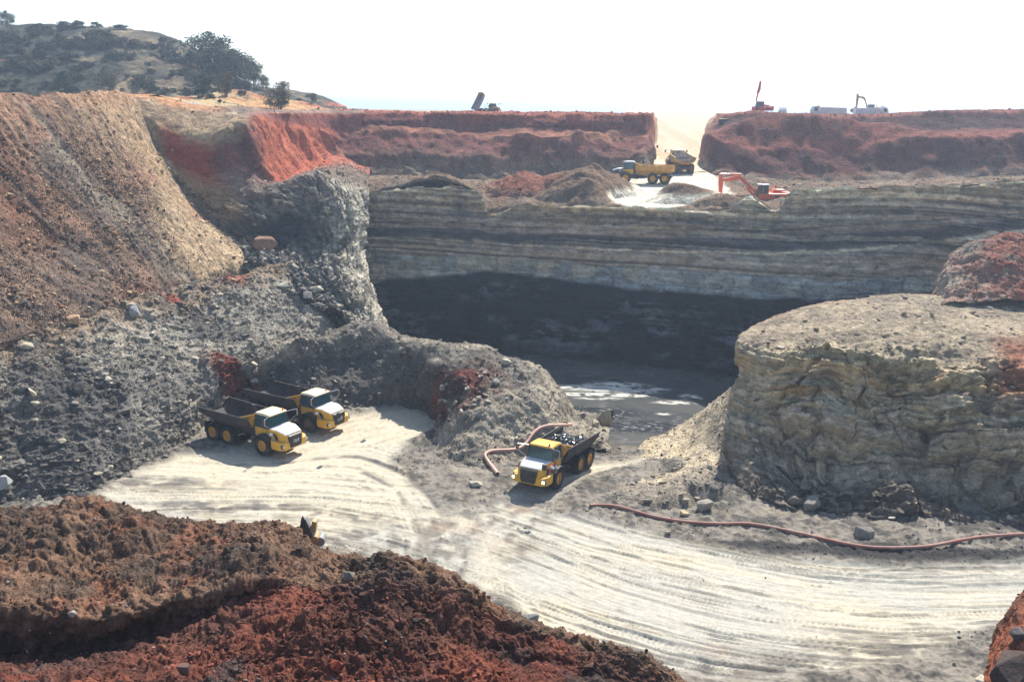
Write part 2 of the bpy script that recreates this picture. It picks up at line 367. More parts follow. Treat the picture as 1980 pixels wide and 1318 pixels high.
def hw_col(x):
    r = x.r+.14*fbm(x.P, 6, 3, 21)+.05*fbm(x.P, 1.5, 3, 22)
    g1, g2 = c(164, 148, 122), c(130, 120, 108)
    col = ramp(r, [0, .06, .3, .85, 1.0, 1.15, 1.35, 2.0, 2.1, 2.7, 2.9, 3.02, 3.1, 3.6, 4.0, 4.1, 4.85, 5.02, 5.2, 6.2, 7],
               [c(206, 190, 156), c(176, 158, 128), g1, g2, c(146, 130, 110), c(82, 76, 76), c(136, 122, 108), c(124, 112, 102), c(80, 74, 74), c(62, 60, 64), c(112, 104, 96), c(206, 192, 164), c(136, 128, 118), c(150, 136, 116), c(138, 130, 118), c(152, 156, 150), c(146, 150, 146), c(26, 31, 42), c(17, 23, 36), c(14, 20, 34), c(18, 24, 38)])  # coal seam tinted blue: distance haze is put into its colour
    warp = x.P[:, 2]+.5*vn(x.P[:, 0]*.05, x.P[:, 1]*0, x.P[:, 2]*.05)
    lam = vn(x.s*.02, x.s*0+2, warp*2.3)+.7*vn(x.s*.04, x.s*0+7, warp*5.5)
    col = col*(1+.5*lam*(1-ss(3.9, 4.1, r)*(1-ss(4.8, 5, r))*.6))[:, None]
    ln = ss(.30, .42, vn(x.s*.012+.3*vn(x.s*.3, x.s*0, warp), x.s*0+12, warp*2.1+.25*vn(x.s*.4, warp, x.s*0)))*(1-ss(3.9, 4.05, r)); col = mix(col, c(58, 56, 60), ln*.5*ss(-.5, .1, x.ci2))
    ln2 = ss(.36, .46, vn(x.s*.015, x.s*0+22, warp*3.3+.25*vn(x.s*.4, warp, x.s*0+3)))*(1-ss(3.9, 4.05, r)); col = mix(col, c(196, 184, 160), ln2*.32)
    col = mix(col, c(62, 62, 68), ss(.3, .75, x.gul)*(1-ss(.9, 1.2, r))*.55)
    col = mix(col, c(84, 92, 102), ss(.15, .6, x.B[0][0])*ss(3.95, 4.1, r)*(1-ss(4.85, 5, r))*.4)
    col = mix(col, c(170, 156, 128), ss(.3, .8, -x.B[0][0])*ss(3.95, 4.1, r)*(1-ss(4.85, 5, r))*.45)
    col = mix(col, c(70, 72, 76), (1-ss(.01, .05, x.B[0][1]))*ss(-.2, .3, fbm(x.P, 5, 3, 72))*ss(3.95, 4.1, r)*(1-ss(4.85, 5, r))*.45)
    lp = ss(-.08, .3, fbm(st(x.P, 1, 1, 1.8), 9, 5, 41, .6))*ss(5.1, 5.4, r)*(1-ss(6.4, 6.9, r))
    col = mix(col, c(120, 124, 132), lp*.8*ss(-.3, .3, x.led+x.ci2*.7)*.95)
    col = mix(col, c(138, 122, 92), ss(.42, .7, fbm(x.P, 5, 4, 51))*ss(5.3, 5.6, r)*(1-ss(6.5, 7, r))*.5)
    tint = fbm(x.P, 22, 3, 61)
    col = mix(col, col*np.array([1.12, 1.0, .86], F32), ss(-.2, .5, tint))
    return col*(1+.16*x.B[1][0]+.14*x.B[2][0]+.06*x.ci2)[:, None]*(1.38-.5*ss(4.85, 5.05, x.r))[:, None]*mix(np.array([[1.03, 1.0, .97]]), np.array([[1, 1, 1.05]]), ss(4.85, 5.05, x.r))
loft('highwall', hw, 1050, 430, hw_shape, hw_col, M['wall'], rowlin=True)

# ---- working bench with the loading pad ----------------------------
BX = HX
bench = [[(a, b+1.0, -(d+7.2)) for a, b, d in zip(HX, HT, HD)],
         [(a, b, -(d+11)) for a, b, d in zip(HX, [372, 355, 378, 392, 385, 392, 396, 402, 404, 405, 398, 380, 372, 362, 354], HD)],
         [(690, 358, -172), (800, 352, -172), (925, 362, -172), (945, 366, -172), (1000, 366, -172), (1200, 362, -172), (1290, 360, -172), (1400, 364, -170), (1450, 372, -170), (1500, 372, -169), (1530, 370, -168), (1600, 362, -166), (1800, 358, -163), (1950, 352, -160), (2120, 345, -158)],
         [(690, 345, -188), (800, 345, -188), (925, 350, -188), (945, 350, -188), (1000, 350, -188), (1200, 340, -192), (1290, 334, -196), (1358, 330, -196), (1400, 345, -184), (1500, 352, -182), (1530, 354, -181), (1600, 354, -180), (1800, 350, -178), (1950, 346, -175), (2120, 340, -172)]]
PADP = [(1155, 378), (1180, 352), (1205, 338), (1262, 322), (1370, 322), (1395, 350), (1425, 382), (1400, 392), (1340, 398), (1290, 405), (1220, 402), (1175, 394)]
def bench_shape(x):
    sd = poly_sd(x.px, x.py, PADP)
    x.pad = ss(-3, 5, sd+4*fbm(x.P, 3, 3, 4))
    e = ss(0, .15, x.r)
    lift(x, e*(1-x.pad)*(.5*fbm(x.P, 5, 4, 5)+.35*fbm(x.P, 1.5, 4, 6, ridge=True)+.2)+.06*fbm(x.P, 1.2, 3, 8))
    cone(x, 1148, 372, -168, 9, 4.6, 6, .8, 1); cone(x, 1112, 385, -163, 7, 3.0, 4, .8, 2); cone(x, 1140, 388, -160, 5, 2.8, 4, 1.0, 2)
    cone(x, 1010, 380, -170, 9, 3.4, 6, .9, 3); cone(x, 1335, 386, -160, 7.5, 2.6, 3.4, .8, 4); cone(x, 1395, 398, -155, 5, 1.8, 3, .8, 5); cone(x, 1300, 380, -162, 3.5, 1.6, 2.5, .8, 5)
    cone(x, 860, 372, -165, 9, 2.0, 5, .9, 3)
def bench_col(x):
    n = fbm(x.P, 2, 4, 7)
    col = mix(c(128, 106, 84), c(104, 90, 78), ss(-.3, .4, n)); col = mix(col, c(160, 146, 120), ss(.1, .6, fbm(x.P, 4, 3, 9))*.4)
    high = ss(.8, 2.0, x.Q[:, 2]-x.P[:, 2])
    padc = mix(c(226, 214, 190), c(176, 160, 136), ss(.25, .7, vn(x.P[:, 0]*.8+x.P[:, 1]*.5, x.P[:, 1]*.12, x.P[:, 2]*0)+.5*n)*.7)
    col = mix(col, padc, x.pad*(1-high))
    col = mix(col, c(118, 94, 74), high)
    return mix(col, c(150, 80, 58), blob(x.P, 1010, 378, -168, 6, 4, .5)*.6)
loft('bench', bench, 620, 170, bench_shape, bench_col, M['far'])

# ---- ramp up to the surface ----------------------------------------
ramp_rows = [[(1385+1, 221, -345), (1360, 221, -345), (1325, 221, -345), (1290, 221, -345), (1262, 221, -345)],
             [(1366, 258, -262), (1345, 258, -262), (1318, 258, -262), (1290, 258, -262), (1266, 258, -262)],
             [(1358, 295, -222), (1336, 295, -222), (1310, 295, -222), (1284, 295, -222), (1258, 295, -222)],
             [(1372, 334, -193), (1340, 334, -193), (1300, 334, -193), (1260, 334, -193), (1215, 334, -193)]]
def ramp_shape(x): lift(x, .25*fbm(x.P, 5, 4, 3)+.15+.15*vn(x.P[:, 0]*.7, x.P[:, 1]*.05, x.P[:, 2]*0))
loft('haul_ramp', ramp_rows, 120, 160, ramp_shape, lambda x: mix(c(238, 216, 180), c(216, 182, 140), ss(-.2, .5, vn(x.P[:, 0]*.6, x.P[:, 1]*.04, x.P[:, 2]*0)+.5*fbm(x.P, 3, 3, 2))), M['far'], flip=True)

# ---- red upper walls -----------------------------------------------
RX = [560, 640, 700, 800, 900, 1000, 1100, 1200, 1250, 1262, 1263, 1262]
def rrow(pys, Ds): return [(a, b, -d) for a, b, d in zip(RX, pys, Ds)]
flat = lambda d, e: [d]*9+e
rl = [rrow([214, 214, 215, 217, 217, 218, 218, 220, 220, 220, 221, 221], flat(285, [290, 300, 345])),
      rrow([220, 219, 220, 223, 223, 223, 223, 225, 226, 225, 223, 222], flat(205, [218, 265, 340])),
      rrow([250, 250, 250, 252, 252, 253, 253, 254, 256, 240, 233, 224], flat(203, [216, 264, 340])),
      rrow([258, 257, 256, 258, 259, 260, 260, 262, 266, 250, 238, 225], [202, 202, 201.5, 199, 201.5, 197, 197, 201, 201, 215, 263, 340]),
      rrow([300, 300, 300, 302, 304, 305, 305, 305, 296, 272, 246, 226], flat(193, [209, 262, 340])),
      rrow([322, 322, 325, 328, 330, 330, 330, 325, 310, 284, 253, 227], flat(191.5, [208, 262, 340])),
      rrow([358, 360, 362, 368, 370, 368, 368, 358, 336, 304, 264, 229], flat(186, [206, 262, 340]))]
def rw_shape(x, k_=1):
    P, r = x.P, x.r
    g = fbm(st(P, 1, 1, .12), 2.6, 4, 9); x.g = g
    d = k_*(1.9*fbm(P, 14, 3, 1)+.8*fbm(P, 4, 4, 2))+.75*g
    push(x, d*ss(.9, 1.6, r))
    lift(x, (1-ss(.9, 1.3, r))*(.8*fbm(P, 3.2, 5, 3, .6)+.35*fbm(P, 9, 3, 13)+.3)*ss(0, .6, r)+ss(2.6, 3, r)*(1-ss(3, 3.5, r))*.9*fbm(P, 6, 4, 8))
def rl_col(x):
    r = x.r+.3*fbm(x.P, 8, 4, 21)+.12*fbm(st(x.P, 1, 1, .3), 2.5, 3, 24)
    col = ramp(r, [0, .9, 1.15, 1.5, 2.0, 2.3, 3.0, 3.3, 3.75, 4.2, 4.7, 5.4, 6], [c(176, 112, 80), c(170, 96, 72), c(152, 82, 62), c(134, 72, 64), c(136, 78, 68), c(150, 96, 76), c(170, 112, 86), c(130, 76, 64), c(126, 80, 68), c(130, 94, 76), c(134, 108, 86), c(120, 100, 84), c(104, 90, 80)])
    col = mix(col, c(160, 150, 120), ss(.15, .6, fbm(st(x.P, 1, 1, .5), 6, 4, 31))*ss(4.2, 5, x.r)*.6)
    col = mix(col, c(66, 68, 78), ss(.2, .55, fbm(x.P, 5, 4, 33))*ss(5, 5.4, x.r)*.8)
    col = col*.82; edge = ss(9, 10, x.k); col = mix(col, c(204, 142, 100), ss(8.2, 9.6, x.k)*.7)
    col = mix(col, c(90, 52, 50), ss(-.1, .5, fbm(x.P, 9, 4, 71))*ss(2.9, 3.2, x.r)*.5)
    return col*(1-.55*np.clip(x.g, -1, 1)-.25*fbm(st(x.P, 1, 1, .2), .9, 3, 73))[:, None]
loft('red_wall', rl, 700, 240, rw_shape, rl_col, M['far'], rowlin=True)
RX2 = [1386, 1386, 1390, 1410, 1470, 1540, 1620, 1720, 1800, 1900, 1980, 2120]
def r2(pys, Ds, xs=None): return [(a, b, -d) for a, b, d in zip(xs or RX2, pys, Ds)]
D2 = lambda a, b, d: [a, b]+[d+14, d+4]+[d]*8
rr = [r2([221, 221, 221, 221, 221, 221, 221, 220, 217, 215, 214, 214], [350, 330]+[320]*10),
      r2([222, 223, 225, 226, 222, 226, 228, 227, 221, 219, 218, 217], D2(345, 275, 214)),
      r2([224, 234, 246, 254, 256, 256, 256, 254, 252, 251, 251, 250], D2(345, 272, 208), [1386, 1372, 1372, 1390, 1460, 1540, 1620, 1720, 1800, 1900, 1980, 2120]),
      r2([225, 240, 262, 272, 282, 290, 290, 272, 262, 260, 258, 256], D2(345, 270, 195), [1386, 1370, 1366, 1384, 1450, 1540, 1620, 1720, 1800, 1900, 1980, 2120]),
      r2([226, 252, 292, 318, 330, 334, 334, 328, 320, 316, 314, 312], D2(345, 268, 190), [1386, 1367, 1362, 1384, 1450, 1540, 1620, 1720, 1800, 1900, 1980, 2120]),
      r2([229, 262, 318, 352, 366, 372, 372, 370, 366, 364, 362, 360], D2(345, 266, 184), [1386, 1364, 1360, 1392, 1450, 1540, 1620, 1720, 1800, 1900, 1980, 2120])]
def rr_shape(x):
    rw_shape(x, .55)
    cone(x, 1560, 262, -201, 26, 3.0, 6, .9, 3); cone(x, 1640, 262, -201, 20, 2.8, 6, .9, 4); cone(x, 1480, 268, -204, 12, 2.6, 6, .8, 4)
    cone(x, 1472, 218, -219, 9, .5, 9, .7, 4)
def rr_col(x):
    r = x.r+.2*fbm(x.P, 8, 4, 23)
    col = ramp(r, [0, .9, 1.1, 1.4, 1.9, 2.3, 2.95, 3.3, 4.0, 4.4, 5], [c(150, 86, 64), c(146, 80, 60), c(104, 56, 48), c(84, 48, 44), c(88, 50, 46), c(124, 66, 54), c(150, 84, 66), c(116, 60, 52), c(122, 74, 62), c(140, 112, 92), c(120, 102, 88)])
    col = mix(col, c(160, 146, 122), ss(.1, .5, fbm(st(x.P, 1, 1, .4), 5, 4, 31))*ss(3.9, 4.4, x.r)*.7)
    col = mix(col, c(156, 140, 118), ss(.25, .6, fbm(x.P, 7, 4, 37))*ss(1880, 1960, x.px)*ss(3.1, 3.4, x.r)*.8)
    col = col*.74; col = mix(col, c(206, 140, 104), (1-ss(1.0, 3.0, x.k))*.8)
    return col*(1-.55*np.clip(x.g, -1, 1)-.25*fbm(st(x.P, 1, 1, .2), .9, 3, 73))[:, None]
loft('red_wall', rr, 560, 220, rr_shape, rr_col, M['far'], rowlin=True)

# ---- surface plain --------------------------------------------------
PX = [-2600, -600, 300, 640, 1258, 1262, 1385, 1389, 1980, 2700, 4600]
pf = [190, 190, 205, 210, 211, 344, 344, 216, 216, 216, 216]
plain = [[(a, 217, -d) for a, d in zip(PX, dd)] for dd in (pf, [400]*11, [900]*11, [2500]*11, [9000]*11)]
plain = [[tuple(k) for k in r] for r in plain]
def plain_make():
    rows = []
    for r in plain:
        rr_ = []
        for a, b, d in r:
            q = W(a, 214, d); q[2] = 34.9; rr_.append(q)
        rows.append(rr_)
    K = np.array(rows); nu, nv = 400, 120
    pk = np.linspace(0, 1, nu); T = np.interp(np.array(PX), [-2600, 300, 1258, 1389, 1980, 4600], [0, .15, .45, .55, .8, 1])
    G = np.stack([np.stack([np.interp(pk, T, K[i, :, j]) for j in range(3)], -1) for i in range(5)])
    v = np.linspace(0, 4, nv); s = np.clip(v.astype(int), 0, 3); f = (v-s)[:, None, None]
    P = (G[s]*(1-f)+G[s+1]*f).reshape(-1, 3).astype(F32)
    D = P[:, 1]
    P[:, 2] += .25*fbm(P, 14, 4, 3)*(1-ss(400, 900, D))
    n = fbm(P, 60, 4, 5)
    col = mix(c(176, 146, 108), c(140, 124, 96), ss(-.3, .4, n)); col = mix(col, c(78, 88, 80), ss(900, 2600, D)*.8)
    col = mix(col, c(226, 200, 160), (1-ss(12, 30, np.abs(P[:, 0]-(.184*D))))*(1-ss(500, 1400, D)))
    x = Ctx(); x.P = x.Q = P; x.c = col
    x.o = tag(mesh_np('plain', P, grid_faces(nu, nv)[:, ::-1], M['plain'], col), kind='structure'); PATCH['plain'] = x
plain_make()

# ---- promontory: red bluff over tan rock buttress --------------------
bl = [[(222, 180, -170), (300, 186, -172), (360, 200, -176), (420, 206, -180), (470, 206, -184), (520, 212, -190), (580, 214, -200), (640, 214, -214), (700, 216, -216)],
      [(218, 186, -158), (290, 196, -160), (345, 208, -162), (415, 214, -163), (462, 212, -164), (505, 216, -168), (570, 218, -184), (640, 218, -200), (705, 219, -205)],
      [(236, 214, -156), (300, 240, -157), (345, 264, -156), (400, 270, -156), (446, 240, -158), (500, 232, -162), (560, 246, -180), (640, 258, -197.5), (705, 262, -202)],
      [(262, 262, -155), (312, 300, -155), (352, 326, -154), (404, 344, -153.5), (460, 318, -155), (530, 350, -156), (590, 322, -176), (650, 300, -193), (712, 320, -196)],
      [(300, 305, -153), (345, 345, -152), (385, 372, -151), (440, 372, -151), (505, 372, -151), (560, 352, -152), (615, 338, -155), (665, 352, -157), (712, 372, -158)],
      [(350, 372, -151), (385, 400, -149.5), (425, 425, -148), (480, 420, -147), (540, 412, -147), (600, 410, -147), (650, 400, -147.5), (690, 410, -149), (704, 420, -154)],
      [(380, 425, -148), (415, 440, -146.5), (455, 462, -145), (510, 474, -143.5), (560, 476, -143), (610, 474, -143), (650, 470, -143), (684, 474, -145), (704, 486, -150)],
      [(440, 480, -143), (450, 478, -142.5), (480, 492, -141), (520, 500, -139.5), (560, 504, -139), (600, 505, -138.5), (655, 520, -136.5), (706, 540, -137.5), (722, 560, -146)],
      [(470, 520, -138), (490, 530, -136), (520, 550, -133), (560, 570, -130), (600, 590, -128), (650, 610, -126), (700, 628, -125.5), (738, 640, -126.5), (750, 655, -140)]]
def bl_shape(x):
    P, r = x.P, x.r
    g = fbm(st(P, 1, 1, .14), 2.2, 4, 9); x.g = g
    f1, bd, ci = cells(x.s*.28, x.t*.35, 7); f1, bd2, ci2 = cells(x.s*.9, x.t*.9, 8); x.ci, x.ci2, x.bd = ci, ci2, bd
    B1 = blocks(x.s, P[:, 2], 2.2, 3.2, 2); B2 = blocks(x.s, P[:, 2], .8, 1.3, 3); B3 = blocks(x.s, P[:, 2], .35, .7, 4); x.B = B1, B2, B3
    redm = ss(1.8, 2.2, r)*(1-ss(2.9, 3.2, r)); rockm = ss(3.8, 4.3, r)
    push(x, 1.0*fbm(P, 10, 3, 1)*ss(.8, 1.5, r)+redm*(1.1*g+.5*vn(x.s*.9-x.t*.35, x.t*.08, x.s*0+3)*ss(3, 4, x.k))+rockm*(1-.55*ss(6.0, 7.0, x.k))*(.8*B1[0]+.4*B2[0]+.18*B3[0]-.3*(1-ss(0, .1, B1[1])))+.4*fbm(P, 2.5, 4, 2)+.25*fbm(P, .9, 3, 4, ridge=True)*ss(4, 5, r))
def bl_col(x):
    r = x.r+.22*fbm(x.P, 4, 4, 21)
    sand = mix(c(170, 146, 114), c(150, 126, 98), ss(-.3, .3, fbm(x.P, 3, 3, 3)))
    col = ramp(r, [0, .8, 1.3, 1.9, 2.05, 2.5, 2.9, 3.1, 3.6, 4.3, 5.0, 5.8, 6.2, 7, 8], [c(184, 134, 92), c(176, 128, 90), c(160, 134, 106), c(166, 130, 100), c(158, 82, 58), c(140, 64, 50), c(150, 74, 54), c(168, 106, 76), c(164, 124, 90), c(158, 136, 108), c(148, 132, 108), c(126, 118, 106), c(150, 136, 114), c(124, 120, 112), c(112, 108, 102)])
    rq = np.interp(x.r, [1, 2, 3, 4], [1, 3, 4.6, 6]).astype(F32)+.3*fbm(x.P, 8, 4, 21)
    c2 = ramp(rq, [0, .9, 1.15, 2.0, 3.0, 3.3, 3.75, 4.2, 4.7, 5.4, 6], [c(176, 112, 80), c(170, 96, 72), c(152, 82, 62), c(136, 78, 68), c(150, 90, 70), c(130, 76, 64), c(126, 80, 68), c(130, 94, 76), c(134, 108, 86), c(120, 100, 84), c(104, 90, 80)])
    c2 = mix(c2, c(166, 92, 70), blob(x.P, 668, 322, -186, 9, 7, .3)*.8)
    g_ = col.mean(1, keepdims=True); col = mix(col, (g_+(col-g_)*.58)*.72*(1+.35*vn(x.s*1.3-x.t*.5, x.t*.15, x.s*0))[:, None], ss(2.8, 3.6, x.k))
    col = mix(col, c2, ss(4.3, 5.9, x.k+.5*fbm(x.P, 5, 3, 54))*ss(.9, 1.2, x.r)*(1-ss(3.6, 4.2, x.r)))
    lft = 1-ss(1.0, 1.6, x.k+.2*fbm(x.P, 5, 3, 8)); col = mix(col, sand, lft*ss(.5, 1, x.r)*(1-ss(5, 6, x.r)))
    col = mix(col, sand*1.1, blob(x.P, 410, 240, -159, 6, 4, .3, 3, 2)*.9)
    col = mix(col, c(176, 96, 68), ss(4.3, 5.2, x.k)*(1-ss(6.5, 7.5, x.k))*ss(1.6, 2, x.r)*(1-ss(3.2, 3.6, x.r)))
    col = mix(col, c(176, 166, 146), ss(5.0, 6.4, x.k)*ss(3.8, 4.5, x.r)*.8)  # right-hand corner lightened: its sunlit tone is put into the colour
    col = mix(col, c(60, 62, 68), blob(x.P, 556, 452, -145, 3.6, 2.0, .3, 3, 2)*.95)
    col = mix(col, c(60, 60, 64), blob(x.P, 480, 455, -146, 3.5, 1.8, .3, 5, 2)*.7)
    col = mix(col, c(74, 74, 76), ss(.2, .6, fbm(x.P, 3, 4, 44))*ss(4.6, 5.4, x.r)*.45)
    col = mix(col, mix(c(196, 186, 164), c(120, 114, 104), ss(-.1, .5, fbm(x.P, 2.5, 4, 91))), ss(5.2, 6.4, x.k)*ss(4.4, 5.2, x.r)*.8)  # same sunlit corner brightened further in the colour
    rk = ss(3.8, 4.3, x.r); col = mix(col, c(70, 66, 64), (1-ss(0, .09, x.B[1][1]))*rk*.5)
    return col*(1-.3*np.clip(x.g, -1, 1)+rk*(.2*x.B[1][0]+.15*x.B[2][0]))[:, None]
loft('bluff', bl, 520, 520, bl_shape, bl_col, M['wall'])

# ---- ground behind the left rim, and the scrubby hill -----------------
up_rows = [[(-400, 205, -260), (0, 202, -260), (200, 200, -255), (330, 196, -250), (430, 196, -250), (540, 200, -255), (640, 212, -262), (720, 215, -262)],
           [(-400, 208, -200), (0, 202, -200), (200, 196, -200), (330, 192, -200), (430, 186, -205), (540, 200, -210), (640, 212, -225), (720, 217, -228)],
           [(-400, 215, -120), (0, 200, -140), (200, 186, -160), (300, 188, -172), (430, 207, -182), (540, 214, -196), (640, 216, -210), (720, 218, -214)]]
def up_shape(x):
    lift(x, .7*fbm(x.P, 9, 4, 2)+.3*fbm(x.P, 2, 4, 3)); cone(x, 470, 205, -205, 9, 1.6, 8, .8); cone(x, 560, 205, -225, 9, 1.2, 8, .8)
def up_col(x):
    n = fbm(x.P, 8, 4, 4); col = mix(c(186, 144, 100), c(170, 104, 74), ss(-.2, .3, n)); col = mix(col, c(190, 172, 128), ss(.05, .4, fbm(x.P, 12, 3, 6))*.8)
    return mix(col, c(86, 80, 76), ss(.25, .5, fbm(x.P, 6, 4, 12))*.5)
loft('upper_ground', up_rows, 300, 110, up_shape, up_col, M['far'], flip=True)
hx = [-420, -200, 0, 100, 200, 300, 370, 430, 500, 560, 620, 670]
hill = [[(a, b+8, -335) for a, b in zip(hx, [60, 40, 52, 50, 52, 66, 95, 135, 168, 180, 196, 211])],
        [(a, b, -300) for a, b in zip(hx, [50, 30, 50, 49, 53, 66, 94, 134, 166, 174, 186, 210])],
        [(a, b, -275) for a, b in zip(hx, [80, 66, 80, 78, 82, 92, 120, 150, 176, 184, 196, 211])],
        [(a, b, -248) for a, b in zip(hx, [140, 130, 140, 136, 136, 142, 152, 170, 188, 194, 205, 213])],
        [(a, b, -225) for a, b in zip(hx, [212, 208, 206, 204, 202, 200, 200, 202, 205, 208, 213, 216])]]
def hill_shape(x):
    push(x, 1.6*fbm(x.P, 18, 4, 2)*ss(0, .7, x.r)+.6*fbm(x.P, 4, 4, 3)+.35*fbm(x.P, 1.2, 3, 5))
def hill_col(x):
    n = fbm(x.P, 5, 4, 4); col = mix(c(140, 122, 94), c(98, 88, 72), ss(-.3, .3, n))
    col = mix(col, c(54, 58, 50), ss(-.25, .2, fbm(x.P, 10, 4, 14)+.35*(1-ss(0, 330, x.px)))*.9)
    col = mix(col, c(176, 104, 74), ss(.3, .55, fbm(x.P, 12, 4, 9))*.8)
    return col*(1+.35*fbm(x.P, 1.4, 3, 19))[:, None]
loft('scrub_hill', hill, 520, 220, hill_shape, hill_col, M['far'])

# ---- left spoil slopes ------------------------------------------------
bs = [[(-300, 200, -112), (-120, 192, -124), (0, 186, -134), (70, 190, -142), (130, 186, -150), (220, 186, -164), (310, 196, -172)],
      [(-300, 190, -104), (-120, 186, -114), (0, 183, -123), (70, 190, -130), (130, 182, -137), (215, 176, -150), (296, 188, -164)],
      [(-300, 370, -97), (-130, 355, -105), (0, 340, -113), (80, 330, -119), (160, 318, -128), (262, 292, -143), (322, 296, -156.5)],
      [(-300, 540, -90), (-130, 520, -96), (0, 500, -103), (100, 484, -110), (210, 456, -119), (335, 408, -135), (412, 425, -149.5)],
      [(-300, 735, -85), (-130, 700, -88), (0, 662, -93), (110, 622, -100), (240, 582, -110), (400, 530, -128), (498, 492, -142.5)],
      [(-300, 770, -84.5), (-130, 735, -87.5), (0, 695, -92.5), (110, 655, -99.5), (240, 615, -109), (400, 560, -127), (500, 520, -141)]]
def slope_noise(x, amp=1.0):
    P = x.P
    # furrows run down the fall line: constant along v
    sh = getattr(x, 'sh', None); sx = x.s if sh is None else sh
    fur = vn(sx*.35+.4*vn(x.s*.1, x.t*.1, x.s*0), x.t*.03, x.s*0+3)+.6*vn(sx*1.1, x.t*.07, x.s*0+8)
    x.fur = fur; x.m = fbm(P, 2.2, 5, 6, .6); x.f = fbm(P, .7, 3, 7)
    push(x, amp*(.22*fur+.8*fbm(P, 9, 3, 1)+.36*x.m+.14*x.f))
def bs_shape(x): x.w = 1.2*(1-ss(3.5, 6, x.k)); x.sh = x.s-9.5*x.w*x.r; slope_noise(x); lift(x, -1.0*(1-ss(.6, 1.0, x.r)))
def bs_col(x):
    # tipped layers trend down to the right, parallel to the edge
    q = x.k-x.w*(x.r-1.5)+.55*fbm(st(x.P, 1, 1, .5), 10, 4, 3)+.15*x.fur
    col = ramp(q, [0, .6, 1.1, 1.5, 1.9, 2.3, 2.7, 3.1, 3.5, 3.8, 4.3, 5, 5.6, 6], [c(112, 84, 64), c(132, 96, 72), c(138, 92, 66), c(100, 80, 66), c(142, 98, 72), c(160, 122, 90), c(108, 90, 76), c(142, 128, 106), c(96, 78, 66), c(140, 108, 80), c(166, 134, 98), c(184, 148, 102), c(160, 134, 104), c(150, 128, 102)])
    topb = 1-ss(1.0, 1.5, x.r+.25*x.m); col = mix(col, c(184, 128, 86), topb*.5)
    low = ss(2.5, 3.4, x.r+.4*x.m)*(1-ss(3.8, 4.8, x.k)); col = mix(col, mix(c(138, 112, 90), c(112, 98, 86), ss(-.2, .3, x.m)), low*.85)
    col = mix(col, c(182, 120, 82), ss(.3, .6, fbm(x.P, 7, 4, 44))*.6)
    col = mix(col, c(196, 166, 122), blob(x.P, 410, 478, -134, 9, 9, .4)*.8)
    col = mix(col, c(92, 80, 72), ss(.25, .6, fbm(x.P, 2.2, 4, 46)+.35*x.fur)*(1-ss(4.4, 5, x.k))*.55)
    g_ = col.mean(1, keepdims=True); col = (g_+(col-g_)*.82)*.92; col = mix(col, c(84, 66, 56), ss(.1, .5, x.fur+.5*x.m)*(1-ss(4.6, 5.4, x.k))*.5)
    return col*(1+.5*x.f+.2*x.fur)[:, None]
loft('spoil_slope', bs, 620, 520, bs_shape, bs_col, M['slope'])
gs = [[(-300, 745, -87), (-130, 705, -91), (0, 668, -96), (150, 622, -105), (300, 566, -117), (420, 545, -127), (500, 522, -134), (570, 502, -140), (640, 484, -145)],
      [(-300, 750, -84), (-130, 710, -88), (0, 672, -93), (150, 622, -102), (300, 566, -113), (420, 548, -123), (500, 528, -131), (560, 512, -137), (630, 500, -142)],
      [(-300, 850, -80), (-130, 830, -82), (0, 790, -86.5), (180, 735, -94), (320, 680, -104), (450, 640, -115), (530, 610, -123), (610, 580, -131), (690, 585, -137)],
      [(-300, 940, -76), (-130, 925, -78), (0, 900, -82), (190, 850, -88), (330, 780, -98), (460, 715, -109), (560, 670, -118), (650, 640, -126), (735, 650, -131)],
      [(-300, 1040, -.6), (-130, 1025, -.6), (0, 1000, -.6), (196, 965, -.6), (350, 875, -.6), (440, 810, -.6), (560, 745, -.6), (660, 700, -.6), (750, 680, -.6)]]
def gs_shape(x):
    slope_noise(x, .9)
    f1, bd, ci = cells(x.s*.55, x.t*.9, 9); x.ci = ci
    push(x, (.16*ci+.34*fbm(st(x.P, 1, 1, 1.6), 1.1, 4, 57, .6, True))*ss(0, 1, x.r)); cone(x, 468, 762, 2.5, 4.6, 2.0, 3.4, .6, 2)
def gs_col(x):
    q = fbm(x.P, 7, 4, 3)+.3*x.fur
    col = mix(c(150, 142, 128), c(104, 99, 92), ss(-.25, .35, q))
    col = mix(col, c(172, 162, 142), ss(.0, .5, fbm(x.P, 4, 4, 13))*.6)
    col = mix(col, c(140, 116, 92), (1-ss(.9, 1.7, x.r+.5*x.m))*.8)
    col = mix(col, c(160, 92, 70), blob(x.P, 455, 540, -128, 1.6, 4.5, .4)*.7); col = mix(col, c(150, 78, 58), blob(x.P, 330, 583, -114, 1.5, 1.2, .4)*.9)
    col = mix(col, c(66, 65, 66), ss(.25, .6, fbm(st(x.P, .6, 1, 1), 3.2, 4, 15)+.2*x.fur)*.7)
    col = mix(col, c(110, 54, 46), blob(x.P, 450, 742, 3.5, 4.2, 2.4, .35, 3, 1)*.95)
    col = mix(col, c(90, 74, 64), (1-ss(-40, 120, x.px))*ss(1.5, 2.5, x.r)*.35)
    col = mix(col, c(84, 81, 79), (1-ss(150, 420, x.px))*ss(1.6, 2.6, x.r+.5*x.m)*.7)
    return col*(1+.4*x.f+.2*x.ci)[:, None]
loft('rubble_slope', gs, 620, 420, gs_shape, gs_col, M['slope'])

